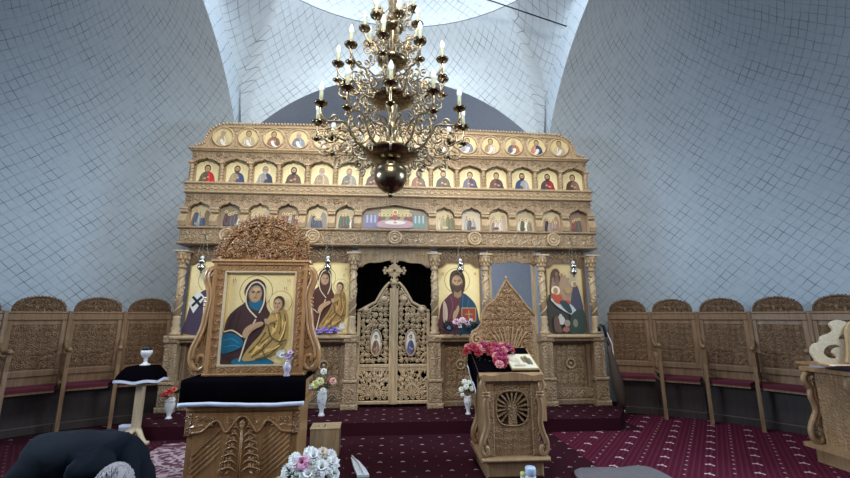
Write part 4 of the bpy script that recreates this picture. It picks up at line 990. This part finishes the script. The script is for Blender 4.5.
def vase_mesh(h, r, c=(0, 0, 0)):
    return MB().lathe([(r*.62, 0), (r*.66, h*.04), (r*.42, h*.10), (r*.38, h*.2), (r*.7, h*.42), (r*.95, h*.66), (r*.98, h*.8), (r*.82, h*.9), (r, h), (r*.92, h*.985), (r*.75, h*.9), (.0, h*.85)], c, 18)
def bouquet_thing(loc, h, r, flowers, label, group, foliage, seed):
    T = empty('flower_vase', loc); tag(T, label, 'vase of flowers', group)
    v = vase_mesh(h, r); o = v.build('vase', M['white'], T)
    b = MB()
    for k in range(6): b.leaf(-.0+r*.5*cos(k), h*(.35+.08*k), -r*.9, k, h*.13, h*.06, .006, (.30, .33, .38))
    b.build('relief_flower', PT, o)
    f = MB(); leafage(f, (0, 0, h+foliage*.45), (foliage*.6, foliage*.5, foliage*.55), 60, seed)
    for (dx, dy, dz, R, col, core) in flowers: f.tube([(0, 0, h*.9), (dx*.5, dy*.5, h+dz*.5), (dx, dy, h+dz)], .004, 4, (.03, .08, .02))
    f.build('foliage', PT, T)
    for k, (dx, dy, dz, R, col, core) in enumerate(flowers):
        m_ = MB(); petals(m_, (dx, dy, h+dz), R, col, 12, 3, k, (dx*3, -1, .5), core); m_.build('flower', PT, T)
    return T
W_ = (.72, .72, .66); YL = (.72, .68, .30)
bouquet_thing((-1.05, 6.42, .17), .36, .075, [(-.09, -.05, .09, .07, YL, (.5, .5, .1)), (-.03, -.06, .13, .07, (.68, .66, .34), None), (.01, -.02, .27, .055, W_, None), (-.17, -.02, .05, .045, W_, None), (.15, -.03, .13, .06, (.62, .34, .30), (.4, .1, .1)), (.10, 0, .14, .045, (.42, .05, .06), None), (.02, -.08, .01, .05, W_, None)],
              'white footed vase with yellow, white and pink flowers left of the central doors', 'floor vases by the icon screen', .16, 3)
bouquet_thing((1.14, 6.36, .17), .27, .065, [(-.03, -.05, .13, .05, W_, YL), (.05, -.05, .10, .045, W_, YL), (-.10, -.03, .09, .045, W_, YL), (-.05, -.02, .20, .045, W_, YL), (.02, -.02, .19, .04, W_, YL), (-.09, -.06, .02, .035, W_, YL), (.09, -.03, .15, .04, W_, YL)],
              'white vase of small white daisies beside the carved lectern', 'floor vases by the icon screen', .13, 5)
T = empty('bud_vase', (-1.09, 4.42, 1.012)); tag(T, 'small lilac glass vase with purple flowers on the black cloth', 'vase of flowers')
MB().lathe([(.03, 0), (.035, .01), (.02, .03), (.038, .07), (.042, .10), (.02, .135), (.016, .15), (.024, .165)], (0, 0, 0), 14).build('vase', flat('lilac_glass', (.50, .46, .58), .15), T)
f = MB(); leafage(f, (0, 0, .2), (.04, .03, .05), 14, 1, sz=.04); f.build('foliage', PT, T)
for k, (dx, dz, R, col) in enumerate(((0, .20, .035, (.45, .32, .62)), (.03, .235, .03, (.58, .42, .68)), (.035, .18, .028, (.40, .28, .55)), (-.05, .21, .035, (.62, .60, .60)))):
    m_ = MB(); petals(m_, (dx, -.02, dz), R, col, 8, 2, k); m_.build('flower', PT, T)
# icon shelf flowers
T = empty('flower_garland', (-1.10, 6.66, 1.33)); tag(T, 'bluish purple flowers lying under the mother and child icon left of the doors', 'flowers')
f = MB(); leafage(f, (0, 0, .05), (.24, .04, .04), 40, 7, (.10, .09, .28), .06); f.build('foliage', PT, T)
for k in range(9):
    m_ = MB(); petals(m_, (-.22+.055*k, -.03, .06+.02*sin(k*2)), .042, (.20, .17, .58) if k % 3 else (.34, .26, .62), 8, 2, k); m_.build('flower', PT, T)
T = empty('flower_garland', (1.10, 6.66, 1.33)); tag(T, 'pink and white flowers on dark leaves before the red book icon', 'flowers')
f = MB(); leafage(f, (0, 0, .09), (.30, .05, .09), 110, 8, (.02, .05, .05), .08); f.build('foliage', PT, T)
for k, (dx, dz, R, col) in enumerate(((-.08, .19, .07, (.68, .42, .55)), (.02, .21, .07, (.72, .55, .64)), (.10, .17, .06, (.62, .35, .50)), (-.02, .13, .05, (.72, .66, .68)), (.16, .22, .04, (.66, .62, .62)), (-.2, .1, .04, (.12, .2, .4)))):
    m_ = MB(); petals(m_, (dx, -.04, dz), R, col, 9, 3, k); m_.build('flower', PT, T)
T = empty('potted_flowers', (-3.22, 6.42, .17)); tag(T, 'small red and white flowers in a white pot left of the black cloth', 'flowers')
vase_mesh(.26, .07).build('pot', M['white'], T)
f = MB(); leafage(f, (0, 0, .33), (.08, .05, .06), 30, 9); f.build('foliage', PT, T)
for k, (dx, dz, R, col) in enumerate(((0, .36, .07, (.60, .06, .05)), (.06, .40, .05, (.66, .10, .08)), (.04, .27, .05, (.74, .72, .70)), (-.07, .33, .05, (.58, .05, .05)))):
    m_ = MB(); petals(m_, (dx, -.06, dz), R, col, 9, 3, k); m_.build('flower', PT, T)

# ------------------------------------------------------------ hanging oil lamps
def oil_lamp(loc, top, label):
    T = empty('oil_lamp', loc); tag(T, label, 'oil lamp', 'oil lamps hanging before the icons')
    b = MB().lathe([(.006, -.12), (.02, -.11), (.012, -.09), (.05, -.055), (.065, -.02), (.05, .005), (.03, .015), (.03, .03), (.052, .05), (.058, .075), (.045, .10), (.02, .11), (.0, .115)], (0, 0, 0), 18); b.build('bowl', M['silver'], T)
    g = MB().lathe([(.02, .11), (.03, .13), (.022, .155), (.0, .165)], (0, 0, 0), 12); g.build('glass', M['white'], T)
    c = MB()
    for a, R in ((0, .085), (2.1, .085), (4.2, .085)):
        c.tube([(.05*cos(a), .05*sin(a), 0), (R*cos(a), R*sin(a), .16), (R*.75*cos(a), R*.75*sin(a), .3), (.012*cos(a), .012*sin(a), top)], .0035, 4)
    c.ball((0, 0, top), .014, 6, 4); c.tube([(0, 0, top), (0, .03, top+.02), (0, .09, top+.02)], .006, 5); c.build('chains', M['cordm'], T)
oil_lamp((-3.10, 6.665, 2.42), .52, 'silver oil lamp hanging at the far left beside the large frame')
oil_lamp((-1.10, 6.665, 2.44), .52, 'silver oil lamp hanging before the mother and child icon left of the doors')
oil_lamp((1.11, 6.665, 2.42), .54, 'silver oil lamp hanging before the icon with the red book')
oil_lamp((3.08, 6.665, 2.40), .56, 'silver oil lamp hanging before the nativity icon at far right')

# ------------------------------------------------------------ carved icon crest standing behind the lectern
T = empty('carved_throne_back', (1.74, 6.28, .17)); tag(T, 'pointed pierced carved throne back in golden wood behind the lectern', 'throne')
ol = [(-.42, .0), (-.42, .85), (-.46, .92), (-.55, 1.00), (-.56, 1.12), (-.52, 1.22), (-.44, 1.26), (-.38, 1.34), (-.36, 1.50), (-.28, 1.62), (-.16, 1.70), (-.08, 1.82), (.0, 1.96), (.04, 2.02), (.08, 1.96), (.16, 1.86), (.26, 1.74), (.34, 1.62), (.42, 1.54), (.47, 1.46), (.48, .0)]
b = MB().prism(ol[::-1], .0, .05); b.tube([(x, -.005, z) for x, z in ol[1:-1]], .020, 6); b.build('back_board', M['lec_carved'], T)
def inthr(x, z): 
    return z < 1.95-1.25*abs(x-.04)-.02
c = MB(); scrolls(c, -.36, .42, .75, 1.95, -.012, .072, .011, 51, 3, inthr); scrolls(c, -.33, .40, .79, 1.90, -.024, .105, .012, 52, 4, inthr); c.spiral(-.46, 1.10, -.02, .09, .022, pi/2, 1.4, 1, 6, 18)
for k in range(9): c.tube(crom([(.04+(k-4)*.012, -.02, .80), (.04+(k-4)*.05, -.03, 1.1), (.04+(k-4)*.075, -.02, 1.30-.02*abs(k-4))], 4, False), .013, 5)
c.ball((.04, .01, 2.05), (.03, .03, .04), 8, 6); c.build('carving', M['lec'], T)
MB().box(-.40, .46, -.42, .0, .42, .50, ch=.02).box(-.38, -.30, -.40, -.32, 0, .42).box(.36, .44, -.40, -.32, 0, .42).build('seat', M['lec'], T)

# ------------------------------------------------------------ lectern with sunburst front
T = empty('lectern', (1.27, 4.42, 0)); tag(T, 'carved wooden lectern with a pierced sunburst front and sloping top', 'lectern')
b = MB().box(-.30, .30, -.04, .50, 0, .16, ch=.02).box(-.36, .36, -.09, .54, .16, .20, ch=.015); b.build('base', M['lec'], T)
b = MB().box(-.24, .24, .0, .04, .20, .469).box(-.29, -.20, -.02, .04, .20, .93, ch=.012).box(.20, .29, -.02, .04, .20, .93, ch=.012)
# sunburst window
cz = .665
def ro(a):
    c, s_ = cos(a), sin(a); q = (abs(c)**3+abs(s_)**3)**(-1/3); return (.175*c*q, cz+.175*s_*q)
tz = .93
outer = [(.21, .52), (.21, .93)]
NA = 48; arch = [ro(2*pi*i/NA) for i in range(NA)]; outr = []
for i in range(NA):
    c_, s_ = cos(2*pi*i/NA), sin(2*pi*i/NA); q = min(.205/max(abs(c_), 1e-6), ((.285 if s_ > 0 else .195)/max(abs(s_), 1e-6))); outr.append((c_*q, cz+s_*q))
b.ring(outr, arch, .0, .035)
for i in range(15):
    a = math.radians(-48+276*i/14); x1_, z1_ = ro(a); ca, sa = cos(a), sin(a); x1_ *= 1.03; z1_ = cz+(z1_-cz)*1.03
    b.prism([(.03*ca+.006*sa, cz+.03*sa-.006*ca), (x1_+.011*sa, z1_-.011*ca), (x1_-.011*sa, z1_+.011*ca), (.03*ca-.006*sa, cz+.03*sa+.006*ca)], .003, .03)
b.prism([(-.05, .48), (.05, .48), (.04, cz), (-.04, cz)], .0, .03)
b.prism(circle(0, cz, .05, n=16), -.005, .035); b.ball((0, -.005, cz), (.018, .012, .018)); 
b.tube([(x, -.002, z) for x, z in arch+arch[:1]], .011, 5)
b.build('front_panel', M['lec_carved'], T)
b = MB(); scrolls(b, -.19, .19, .23, .46, -.004, .075, .007, 61, 2); b.box(-.19, .19, -.004, .0, .22, .47)
b.build('front_carving', M['lec'], T)
b = MB(); vine(b, -.19, .19, .865, .93, -.003, .008, .09); b.build('top_carving', M['lec'], T)
b = MB().box(-.29, -.26, .04, .46, .20, .98).box(.26, .29, .04, .46, .20, .98).box(-.27, .27, .43, .46, .20, 1.1); b.build('side_panels', M['lec'], T)
for sg in (-1, 1):
    for y in (-.03, .44):
        s_ = MB(); path = crom([(.27, .95), (.31, .96), (.335, .90), (.31, .83), (.28, .80), (.30, .72), (.30, .62), (.29, .52), (.315, .42), (.345, .34), (.34, .25), (.295, .225), (.285, .28), (.31, .30)], 4, False)
        s_.tube([(sg*x, y, z) for x, z in path], .026, 7); s_.tube([(sg*(x-.025), y-.015, z) for x, z in path[:38]], .014, 5)
        for z in (.80, .83): s_.tube([(sg*.25, y-.02, z), (sg*.33, y-.02, z)], .013, 5)
        s_.build('side_scroll', M['lec'], T)
b = MB(); top_o = [(-.35, .0), (.35, .0), (.35, .52), (-.35, .52)]
zt = lambda y: 1.0+.42*(y+.04)
b.add([(x, y-.04, zt(y-.04)-d) for d in (.03, 0) for x, y in top_o], [(3, 2, 1, 0), (4, 5, 6, 7), (0, 1, 5, 4), (1, 2, 6, 5), (2, 3, 7, 6), (3, 0, 4, 7)])
lip = [(-.33, .95), (-.35, 1.0), (-.31, 1.015), (-.22, 1.0), (-.12, 1.02), (0, 1.035), (.12, 1.02), (.22, 1.0), (.31, 1.015), (.35, 1.0), (.33, .95)]
b.prism(lip, -.065, -.035); b.build('sloping_top', M['lec'], T)
# black cloth on the lectern
T2 = MB(); vs = []; 
for i in range(25):
    u = i/24; y = .02+.50*u
    row = [(-.375, zt(y)-.20+.02*sin(u*9)), (-.37, zt(y)-.02), (-.34, zt(y)+.008), (.33, zt(y)+.008)]
    vs += [(x, y, z) for x, z in row]
T2.add(vs, [(i*4+j, i*4+j+1, i*4+j+5, i*4+j+4) for i in range(24) for j in range(3)], None, True)
o = T2.build('lectern_cloth', M['velvet'], None, (1.27, 4.42, 0)); tag(o, 'black velvet cloth with a white hem on the sunburst lectern', 'cloth'); mm = o.modifiers.new('s', 'SOLIDIFY'); mm.thickness = .005
t2 = MB(); vs = []
for i in range(25):
    u = i/24; y = .02+.50*u; z = zt(y)-.20+.02*sin(u*9); vs += [(-.381, y, z+.012), (-.381, y, z-.012)]
t2.add(vs, [(2*i, 2*i+1, 2*i+3, 2*i+2) for i in range(24)])
q = t2.build('hem', M['trim'], o); mm = q.modifiers.new('s', 'SOLIDIFY'); mm.thickness = .006
# small icon on the lectern
T = empty('small_icon', (1.42, 4.42+.17, zt(.17)+.014), 0, math.atan(.42)); tag(T, 'small flat icon lying on the black cloth of the sunburst lectern', 'icon')
mb = MB().box(-.13, .17, -.15, .17, 0, .022, (.60, .50, .28)); 
def up(pts, col, k): mb.add([(x, y, .022+.0008*k) for x, y in pts], [tuple(range(len(pts)))], col)
up(rect(-.12, .16, -.14, .16), (.72, .66, .50), 1)
for k, (x, y, r1, r2, c_) in enumerate(((.09, .02, .03, .09, (.10, .09, .06)), (.05, .04, .02, .07, (.22, .16, .08)), (-.03, .0, .03, .08, (.55, .5, .38)), (.12, .0, .02, .08, (.16, .14, .10)), (.09, .10, .02, .02, (.3, .2, .1)), (-.07, .05, .03, .05, (.62, .56, .42)), (-.02, -.09, .07, .02, (.5, .42, .3)))): up(circle(x, y, r1, r2, 14), c_, 2+k)
mb.build('painted_board', PT, T)
# flowers on the lectern
T = empty('flower_cross', (1.12, 4.42+.24, zt(.24)+.02), 0, math.atan(.42)); tag(T, 'crimson and pink flowers laid in a cross shape on the lectern cloth', 'flowers')
f = MB(); rnd = random.Random(12); spots2 = []
for k in range(13): spots2.append((-.27+.043*k, .10+.03*sin(k*1.7)+rnd.uniform(-.02, .02)))
for k in range(12): spots2.append((-.25+.045*k, .15+rnd.uniform(-.02, .03)))
for k in range(10): spots2.append((.02+.03*(k % 3)+rnd.uniform(-.015, .015), .03-.030*k))
for k in range(7): spots2.append((.09+.02*(k % 2), .02-.034*k))
leafage(f, (0, .05, .0), (.2, .08, .01), 20, 4, sz=.05); f.build('foliage', PT, T)
for k, (x, y) in enumerate(spots2):
    col = [(.30, .004, .014), (.32, .006, .035), (.32, .01, .07), (.24, .003, .012), (.60, .22, .22), (.26, .006, .06)][k*7 % 6 if x > -.12 else (0, 4, 1, 0, 4, 0)[k % 6]]
    m_ = MB(); petals(m_, (x, y, .045+.02*(k % 3)), .058, col, 8, 3, k, (rnd.uniform(-.4, .4), -.3, 1), (.72, .5, .4) if k % 4 == 0 else None); m_.build('flower', PT, T)

# ------------------------------------------------------------ small draped stand at left
T = empty('draped_stand', (-3.36, 5.9, 0)); tag(T, 'small pale wood pedestal stand with curved feet in front of the left stalls', 'stand')
b = MB().box(-.05, .05, -.03, .03, .05, .93, ch=.01).box(-.13, .13, -.10, .10, .93, .955, ch=.01); b.build('post', M['pale'], T)
for a in (-.45, pi/2, pi+.6, -pi/2-.2):
    f = MB(); pts = [(r_*cos(a), r_*sin(a), z) for r_, z in ((.02, .16), (.08, .14), (.15, .06), (.22, .022), (.26, .022))]; f.tube(pts, [.035, .035, .03, .022, .03], 7); f.build('foot', M['pale'], T)
vs = []; k_ = 48
for j, (s_, z) in enumerate(((.0, .967), (.19, .966), (.215, .955), (.30, .86), (.335, .775))):
    for i in range(k_):
        a = 2*pi*i/k_; q = s_/max(abs(cos(a)), abs(sin(a)))*(.82 if j < 4 else .80); wv = 1+(.03*sin(a*8) if j > 2 else 0); vs.append((q*cos(a)*wv*1.05, q*sin(a)*wv*.8, z+(.012*sin(a*5) if j == 4 else 0)))
c = MB().add(vs, [(j*k_+i, j*k_+(i+1) % k_, (j+1)*k_+(i+1) % k_, (j+1)*k_+i) for j in range(4) for i in range(k_)], None, True)
o = c.build('stand_cloth', M['velvet'], None, (-3.36, 5.9, 0)); tag(o, 'black cloth with a white hem draped over the small left stand', 'cloth'); o.scale = (.86, .86, 1)
rr = [vs[4*k_+i] for i in range(k_)]; h = MB(); h.add([(x*1.015, y*1.015, z+.022) for x, y, z in rr]+[(x*1.03, y*1.03, z-.012) for x, y, z in rr], [(i, (i+1) % k_, (i+1) % k_+k_, i+k_) for i in range(k_)], None, True); h.build('hem', M['trim'], o)
T = empty('goblet', (-3.33, 5.88, .972)); tag(T, 'small white and silver goblet standing on the small black draped stand', 'goblet')
MB().lathe([(.06, 0), (.065, .012), (.03, .03), (.018, .06), (.028, .075), (.018, .09), (.05, .12), (.07, .16), (.07, .19), (.06, .2)], (0, 0, 0), 16).build('cup', M['white'], T)
MB().lathe([(.062, .198), (.05, .22), (.055, .235), (.03, .25), (0, .252)], (0, 0, 0), 16).build('lid', M['black'], T)
tag(MB().box(-.17, .17, -.05, .05, 0, .09, ch=.02).build('folded_cloth', M['trim'], None, (-3.72, 6.45, .0)), 'pale blue folded cloth on the floor behind the small stand', 'cloth')

# ------------------------------------------------------------ collection box, bouquet, paper, bottle, grey mat
T = empty('donation_box', (-.80, 5.30, 0), .06); tag(T, 'plain wooden collection box with a coin slot behind the white bouquet', 'box')
MB().box(-.17, .17, -.13, .13, 0, .30, ch=.006).build('box_body', M['oak'], T)
sl = MB().box(-.175, .175, -.135, .135, .30, .315, ch=.004); l_ = sl.build('lid', M['oak'], T); MB().box(-.02, -.006, -.07, .05, .315, .3165).box(-.09, -.08, -.05, .01, .315, .3165).build('coin_slot', M['black'], l_)
T = empty('bouquet', (-.715, 4.02, 0)); T.scale = (.92, .92, .92); tag(T, 'bouquet of white chrysanthemums with one pink gerbera in the foreground', 'bouquet')
MB().lathe([(.09, 0), (.10, .01), (.12, .18), (.13, .27), (.12, .26), (.0, .2)], (0, 0, 0), 18).build('pot', M['green'], T)
f = MB(); leafage(f, (0, 0, .26), (.24, .18, .08), 110, 21, sz=.09); f.build('foliage', PT, T)
fl_ = [(-.21, -.05, .17, .075), (-.13, -.10, .24, .085), (.0, -.14, .15, .10), (.11, -.12, .20, .09), (.20, -.05, .22, .08), (.02, -.02, .27, .09), (.09, .02, .29, .07), (-.17, .02, .25, .07), (-.20, -.10, .10, .07), (.22, -.1, .14, .07), (-.09, -.16, .13, .08), (.16, .05, .26, .07), (-.04, .06, .29, .07), (.10, -.17, .10, .07), (-.24, .0, .12, .06)]
for k, (x, y, z, R) in enumerate(fl_):
    m_ = MB(); petals(m_, (x, y, z+.12), R, (.92, .92, .90) if k != 6 else (.80, .68, .58), 18, 4, k, (x*2, -.8+y, .9)); m_.build('flower', PT, T)
m_ = MB(); petals(m_, (-.06, -.15, .39), .075, (.74, .36, .52), 16, 2, 5, (-.1, -.9, .5), (.25, .02, .08)); m_.build('flower', PT, T)['label'] = 'pink gerbera flower'
m_ = MB(); petals(m_, (-.30, -.06, .21), .045, (.62, .50, .40), 9, 2, 5); m_.build('flower', PT, T)
b = MB(); q = [(-.465, 5.05), (-.445, 5.07), (-.36, 4.90), (-.27, 4.65), (-.22, 4.45), (-.34, 4.45), (-.41, 4.75)]
n = len(q); b.add([(x, y, .012+.02*(5.07-y)) for x, y in q]+[(x, y, .03+.03*(5.07-y)) for x, y in q], [tuple(range(n)), tuple(range(2*n-1, n-1, -1))]+[(i, i+n, (i+1) % n+n, (i+1) % n) for i in range(n)])
b.tube([(-.455, 5.05, .045), (-.36, 4.8, .05), (-.27, 4.46, .055)], .008, 5)
tag(b.build('folded_paper', M['paper']), 'pointed folded white paper lying on the dark carpet right of the bouquet', 'paper')
T = empty('bottle', (1.30, 4.0, 0)); tag(T, 'white plastic bottle with a pale blue cap at the foot of the lectern', 'bottle')
MB().lathe([(.045, 0), (.05, .01), (.05, .15), (.045, .165), (.04, .17)], (0, 0, 0), 18).build('bottle_body', M['paper'], T)
MB().lathe([(.048, .168), (.05, .175), (.05, .225), (.044, .235), (0, .236)], (0, 0, 0), 18).build('cap', flat('pale_blue_plastic', (.50, .60, .78), .4), T)
T = empty('small_bottle', (1.235, 4.03, 0)); tag(T, 'small bottle with a yellow cap left of the pale blue capped bottle', 'bottle')
MB().lathe([(.022, 0), (.025, .01), (.025, .14), (.02, .15)], (0, 0, 0), 12).build('bottle_body', M['paper'], T)
MB().lathe([(.024, .15), (.025, .155), (.025, .18), (0, .19)], (0, 0, 0), 12).build('cap', flat('yellow_plastic', (.62, .66, .22), .4), T)
b = MB(); q = crom([(1.90, 4.42), (1.98, 4.50), (2.08, 4.54), (2.4, 4.52), (2.72, 4.55), (2.80, 4.44), (2.82, 4.2), (2.8, 3.8), (1.95, 3.8), (1.88, 4.2)], 4)
n = len(q); b.add([(x, y, .01) for x, y in q]+[(x, y, .028+.004*sin(x*20)) for x, y in q], [tuple(range(n-1, -1, -1)), tuple(range(n, 2*n))]+[(i, (i+1) % n, (i+1) % n+n, i+n) for i in range(n)])
tag(b.build('floor_mat', M['grey']), 'plain grey mat lying on the wine carpet at the bottom right', 'mat')

# ------------------------------------------------------------ umbrella leaning on the right end of the screen
A_, B_ = Vector((3.70, 6.50, .02)), Vector((3.50, 6.60, 1.46)); T = empty('umbrella', tuple(A_)); tag(T, 'dark furled umbrella leaning against the right end of the icon screen', 'umbrella')
d = B_-A_
def al(u, ox=0): return tuple(d*u+Vector((ox, 0, 0)))
MB().tube([al(0), al(.12)], [.008, .014], 6).build('tip', M['chrome'], T)
m_ = MB(); m_.tube([al(.10+.68*i/10) for i in range(11)], [.02, .055, .075, .085, .09, .085, .075, .065, .05, .04, .02], 8)
for k in range(5): m_.tube([al(.12, .03-.015*k), al(.4, .07-.035*k), al(.76, .02-.01*k)], [.008, .016, .008], 5)
m_.build('canopy', M['brown_cloth'], T)
m_ = MB(); m_.tube([al(.76), al(.90)], .012, 6); m_.tube([al(.88), al(.96), al(1.0), al(1.01, -.05), al(.985, -.09), al(.94, -.09)], .026, 7); m_.build('handle', M['black'], T)
m_ = MB(); m_.tube([al(.93, .03), al(.8, .07), al(.68, .05), al(.74, .01)], .007, 5); m_.build('strap', M['paper'], T)

# ------------------------------------------------------------ right lectern with bookstand
T = empty('lectern', (5.12, 4.08, 0)); tag(T, 'carved wooden lectern with scrolled sides cut by the right edge', 'lectern')
MB().box(-.30, .50, -.02, .50, 0, .16, ch=.02).box(-.38, .55, -.10, .56, .16, .205, ch=.015).build('base', M['lec'], T)
MB().box(-.24, .45, .02, .44, .2, 1.0).build('body', M['lec_carved'], T)
MB().box(-.34, .50, -.04, .50, 1.0, 1.045, ch=.015).build('top_board', M['lec'], T)
for y in (.0, .45):
    s_ = MB(); path = crom([(-.26, .97), (-.33, .96), (-.36, .90), (-.33, .84), (-.30, .80), (-.31, .72), (-.28, .62), (-.28, .54), (-.33, .46), (-.375, .36), (-.36, .26), (-.29, .22), (-.26, .28), (-.30, .32)], 4, False)
    s_.tube([(x, y, z) for x, z in path], .03, 7); s_.tube([(x+.045, y-.01, z) for x, z in path[:36]], .018, 5); scrolls(s_, -.28, -.18, .25, .95, y-.005, .10, .012, 71, 3)
    s_.build('side_scroll', M['lec'], T)
c = MB(); scrolls(c, -.12, .40, .26, .94, .01, .12, .012, 72, 3); c.build('carving', M['lec'], T)
tag(MB().box(-.22, .50, -.02, .42, 1.045, 1.10, ch=.01).build('book', flat('blue_book', (.30, .36, .55), .5), None, (5.12, 4.14, 0)), 'flat blue and white book on the right lectern under the bookstand', 'book')
T = empty('book_stand', (4.96, 4.22, 1.10)); tag(T, 'folding bookstand of two pale fretwork boards on the right lectern', 'bookstand')
MB().box(-.42, .45, -.20, .16, .0, .022, ch=.008).build('base_board', H_, T)
def fret(pts, holes, mt, loc, rz, rx):
    out = crom(pts, 5); o = empty('fretwork_board', loc, rz, rx, T)
    cu = bpy.data.curves.new('fretwork', 'CURVE'); cu.dimensions = '2D'; cu.fill_mode = 'BOTH'; cu.extrude = .011; cu.bevel_depth = .002
    for ring_ in [out]+[crom(h, 5) for h in holes]:
        s_ = cu.splines.new('POLY'); s_.points.add(len(ring_)-1); s_.use_cyclic_u = True
        for i, p_ in enumerate(ring_): s_.points[i].co = (p_[0], p_[1], 0, 1)
    tmp = bpy.data.objects.new('tmp', cu); COL.objects.link(tmp); dg = bpy.context.evaluated_depsgraph_get()
    me = bpy.data.meshes.new_from_object(tmp.evaluated_get(dg)); bpy.data.objects.remove(tmp); bpy.data.objects.remove(o)
    me.materials.clear(); me.materials.append(mt)
    ob = bpy.data.objects.new('fretwork_board', me); COL.objects.link(ob); ob.parent = T; ob.location = loc; ob.rotation_euler = (rx, 0, rz); return ob
LB = [(-.30, 0), (-.36, .05), (-.37, .13), (-.32, .20), (-.24, .23), (-.20, .29), (-.11, .32), (-.05, .36), (-.06, .43), (.02, .47), (.10, .45), (.13, .38), (.12, .28), (.14, .15), (.13, .0)]
ho = [[(-.25, .10), (-.20, .17), (-.10, .20), (-.04, .17), (-.11, .16), (-.15, .12), (-.12, .06), (-.20, .05)], [(-.04, .26), (.02, .31), (.08, .30), (.08, .26), (.02, .255)]]
fret(LB, ho, M['pale'], (-.02, -.08, .02), -.15, pi/2-.25)
RB = [(-.02, 0), (-.0, .10), (.06, .22), (.10, .33), (.18, .42), (.28, .46), (.40, .45), (.46, .36), (.46, .0)]
fret(RB, [[(.10, .07), (.16, .11), (.24, .13), (.27, .20), (.32, .15), (.26, .07), (.17, .045)], [(.14, .25), (.18, .31), (.26, .30), (.20, .26)]], M['tan'], (-.08, -.13, .02), .12, pi/2-.2)

# ------------------------------------------------------------ person bowing at lower left
def skin(name, pts, edges, radii, material, parent=None, loc=(0, 0, 0), root=0, sub=2):
    me = bpy.data.meshes.new(name); me.from_pydata(pts, edges, []); me.materials.append(material)
    o = bpy.data.objects.new(name, me); COL.objects.link(o); o.location = loc
    if parent: o.parent = parent
    sk = o.modifiers.new('skin', 'SKIN'); 
    lay = me.skin_vertices[0].data if me.skin_vertices else None
    if lay is None: me.skin_vertices.new() if hasattr(me.skin_vertices, 'new') else None; lay = me.skin_vertices[0].data
    for v_, r_ in zip(lay, radii): v_.radius = r_ if isinstance(r_, tuple) else (r_, r_)
    lay[root].use_root = True; sk.use_smooth_shade = True
    ss = o.modifiers.new('sub', 'SUBSURF'); ss.levels = sub; ss.render_levels = sub
    return o
# kneeling, bowed towards the nave; the head hangs low in front
bp = [(0, 0, .36), (0, -.12, .54), (0, -.28, .66), (0, -.42, .70), (.14, -.52, .62), (.30, -.60, .58),
      (-.12, 0, .33), (-.14, -.36, .14), (-.14, -.40, .07), (-.13, -.05, .07), (-.13, .10, .06), (-.13, .18, .03),
      (.12, 0, .33), (.14, -.36, .14), (.14, -.40, .07), (.13, -.05, .07), (.13, .10, .06), (.13, .18, .03),
      (-.19, -.42, .69), (-.27, -.46, .50), (-.26, -.52, .28), (-.24, -.62, .10), (.19, -.42, .69), (.27, -.48, .50), (.26, -.56, .28), (.24, -.66, .10)]
be = [(0, 1), (1, 2), (2, 3), (3, 4), (4, 5), (0, 6), (6, 7), (7, 8), (8, 9), (9, 10), (10, 11), (0, 12), (12, 13), (13, 14), (14, 15), (15, 16), (16, 17), (3, 18), (18, 19), (19, 20), (20, 21), (3, 22), (22, 23), (23, 24), (24, 25)]
brd = [.12, .12, .12, .09, .040, .035, .09, .065, .055, .05, .04, .03, .09, .065, .055, .05, .04, .03, .05, .04, .035, .03, .05, .04, .035, .03]
PB = (-2.06, 3.44, .0)
body = skin('person', bp, be, brd, M['skin'], None, PB); tag(body, 'grey-haired person in a dark coat bowing low at the bottom left', 'person')
hd = MB(); hd.ball((.40, -.68, .60), (.078, .105, .115), 18, 12)
for sx in (-1, 1): hd.ball((.40+sx*.08, -.68, .59), (.014, .028, .035), 8, 6)
hd.ball((.40, -.78, .54), (.013, .03, .02), 8, 6)
for sx in (-1, 1): hd.ball((.40+sx*.03, -.765, .57), (.012, .01, .010), 8, 6, )
hd.build('head', M['skin'], body)
hr = MB(); hr.ball((.40, -.665, .625), (.094, .118, .118), 20, 14)
rnd = random.Random(3)
for k in range(240):
    a = rnd.uniform(0, 2*pi); e = rnd.uniform(-.1, 1.45); c0 = Vector((.40, -.665, .625)); q = Vector((cos(e)*cos(a)*.096, cos(e)*sin(a)*.12, sin(e)*.12)); tg = Vector((-sin(a)*.4, -.6, -.5))*rnd.uniform(.03, .06)
    hr.tube([tuple(c0+q), tuple(c0+q*1.06+tg*.5), tuple(c0+q*1.03+tg)], [.005, .004, .001], 4)
hr.build('hair', M['hair'], body)
cp = [(0, .02, .38), (0, -.10, .58), (0, -.26, .70), (0, -.40, .74), (.24, -.56, .62), (-.25, -.40, .68), (-.32, -.42, .48), (-.36, -.50, .24), (.20, -.36, .68), (.29, -.36, .48), (.30, -.46, .26), (0, .06, .22), (-.2, .0, .18), (.18, .0, .18)]
ce = [(0, 1), (1, 2), (2, 3), (3, 4), (3, 5), (5, 6), (6, 7), (3, 8), (8, 9), (9, 10), (0, 11), (0, 12), (0, 13)]
crd = [(.28, .24), (.27, .22), (.26, .20), (.21, .17), (.12, .10), (.14, .15), (.12, .12), (.08, .08), (.12, .13), (.10, .11), (.07, .07), (.2, .16), (.14, .14), (.14, .14)]
coat = skin('coat', cp, ce, crd, M['coat'], body)
tx = bpy.data.textures.new('folds', 'CLOUDS'); tx.noise_scale = .11; tx.noise_depth = 2
dm = coat.modifiers.new('folds', 'DISPLACE'); dm.texture = tx; dm.strength = .10; dm.mid_level = .35
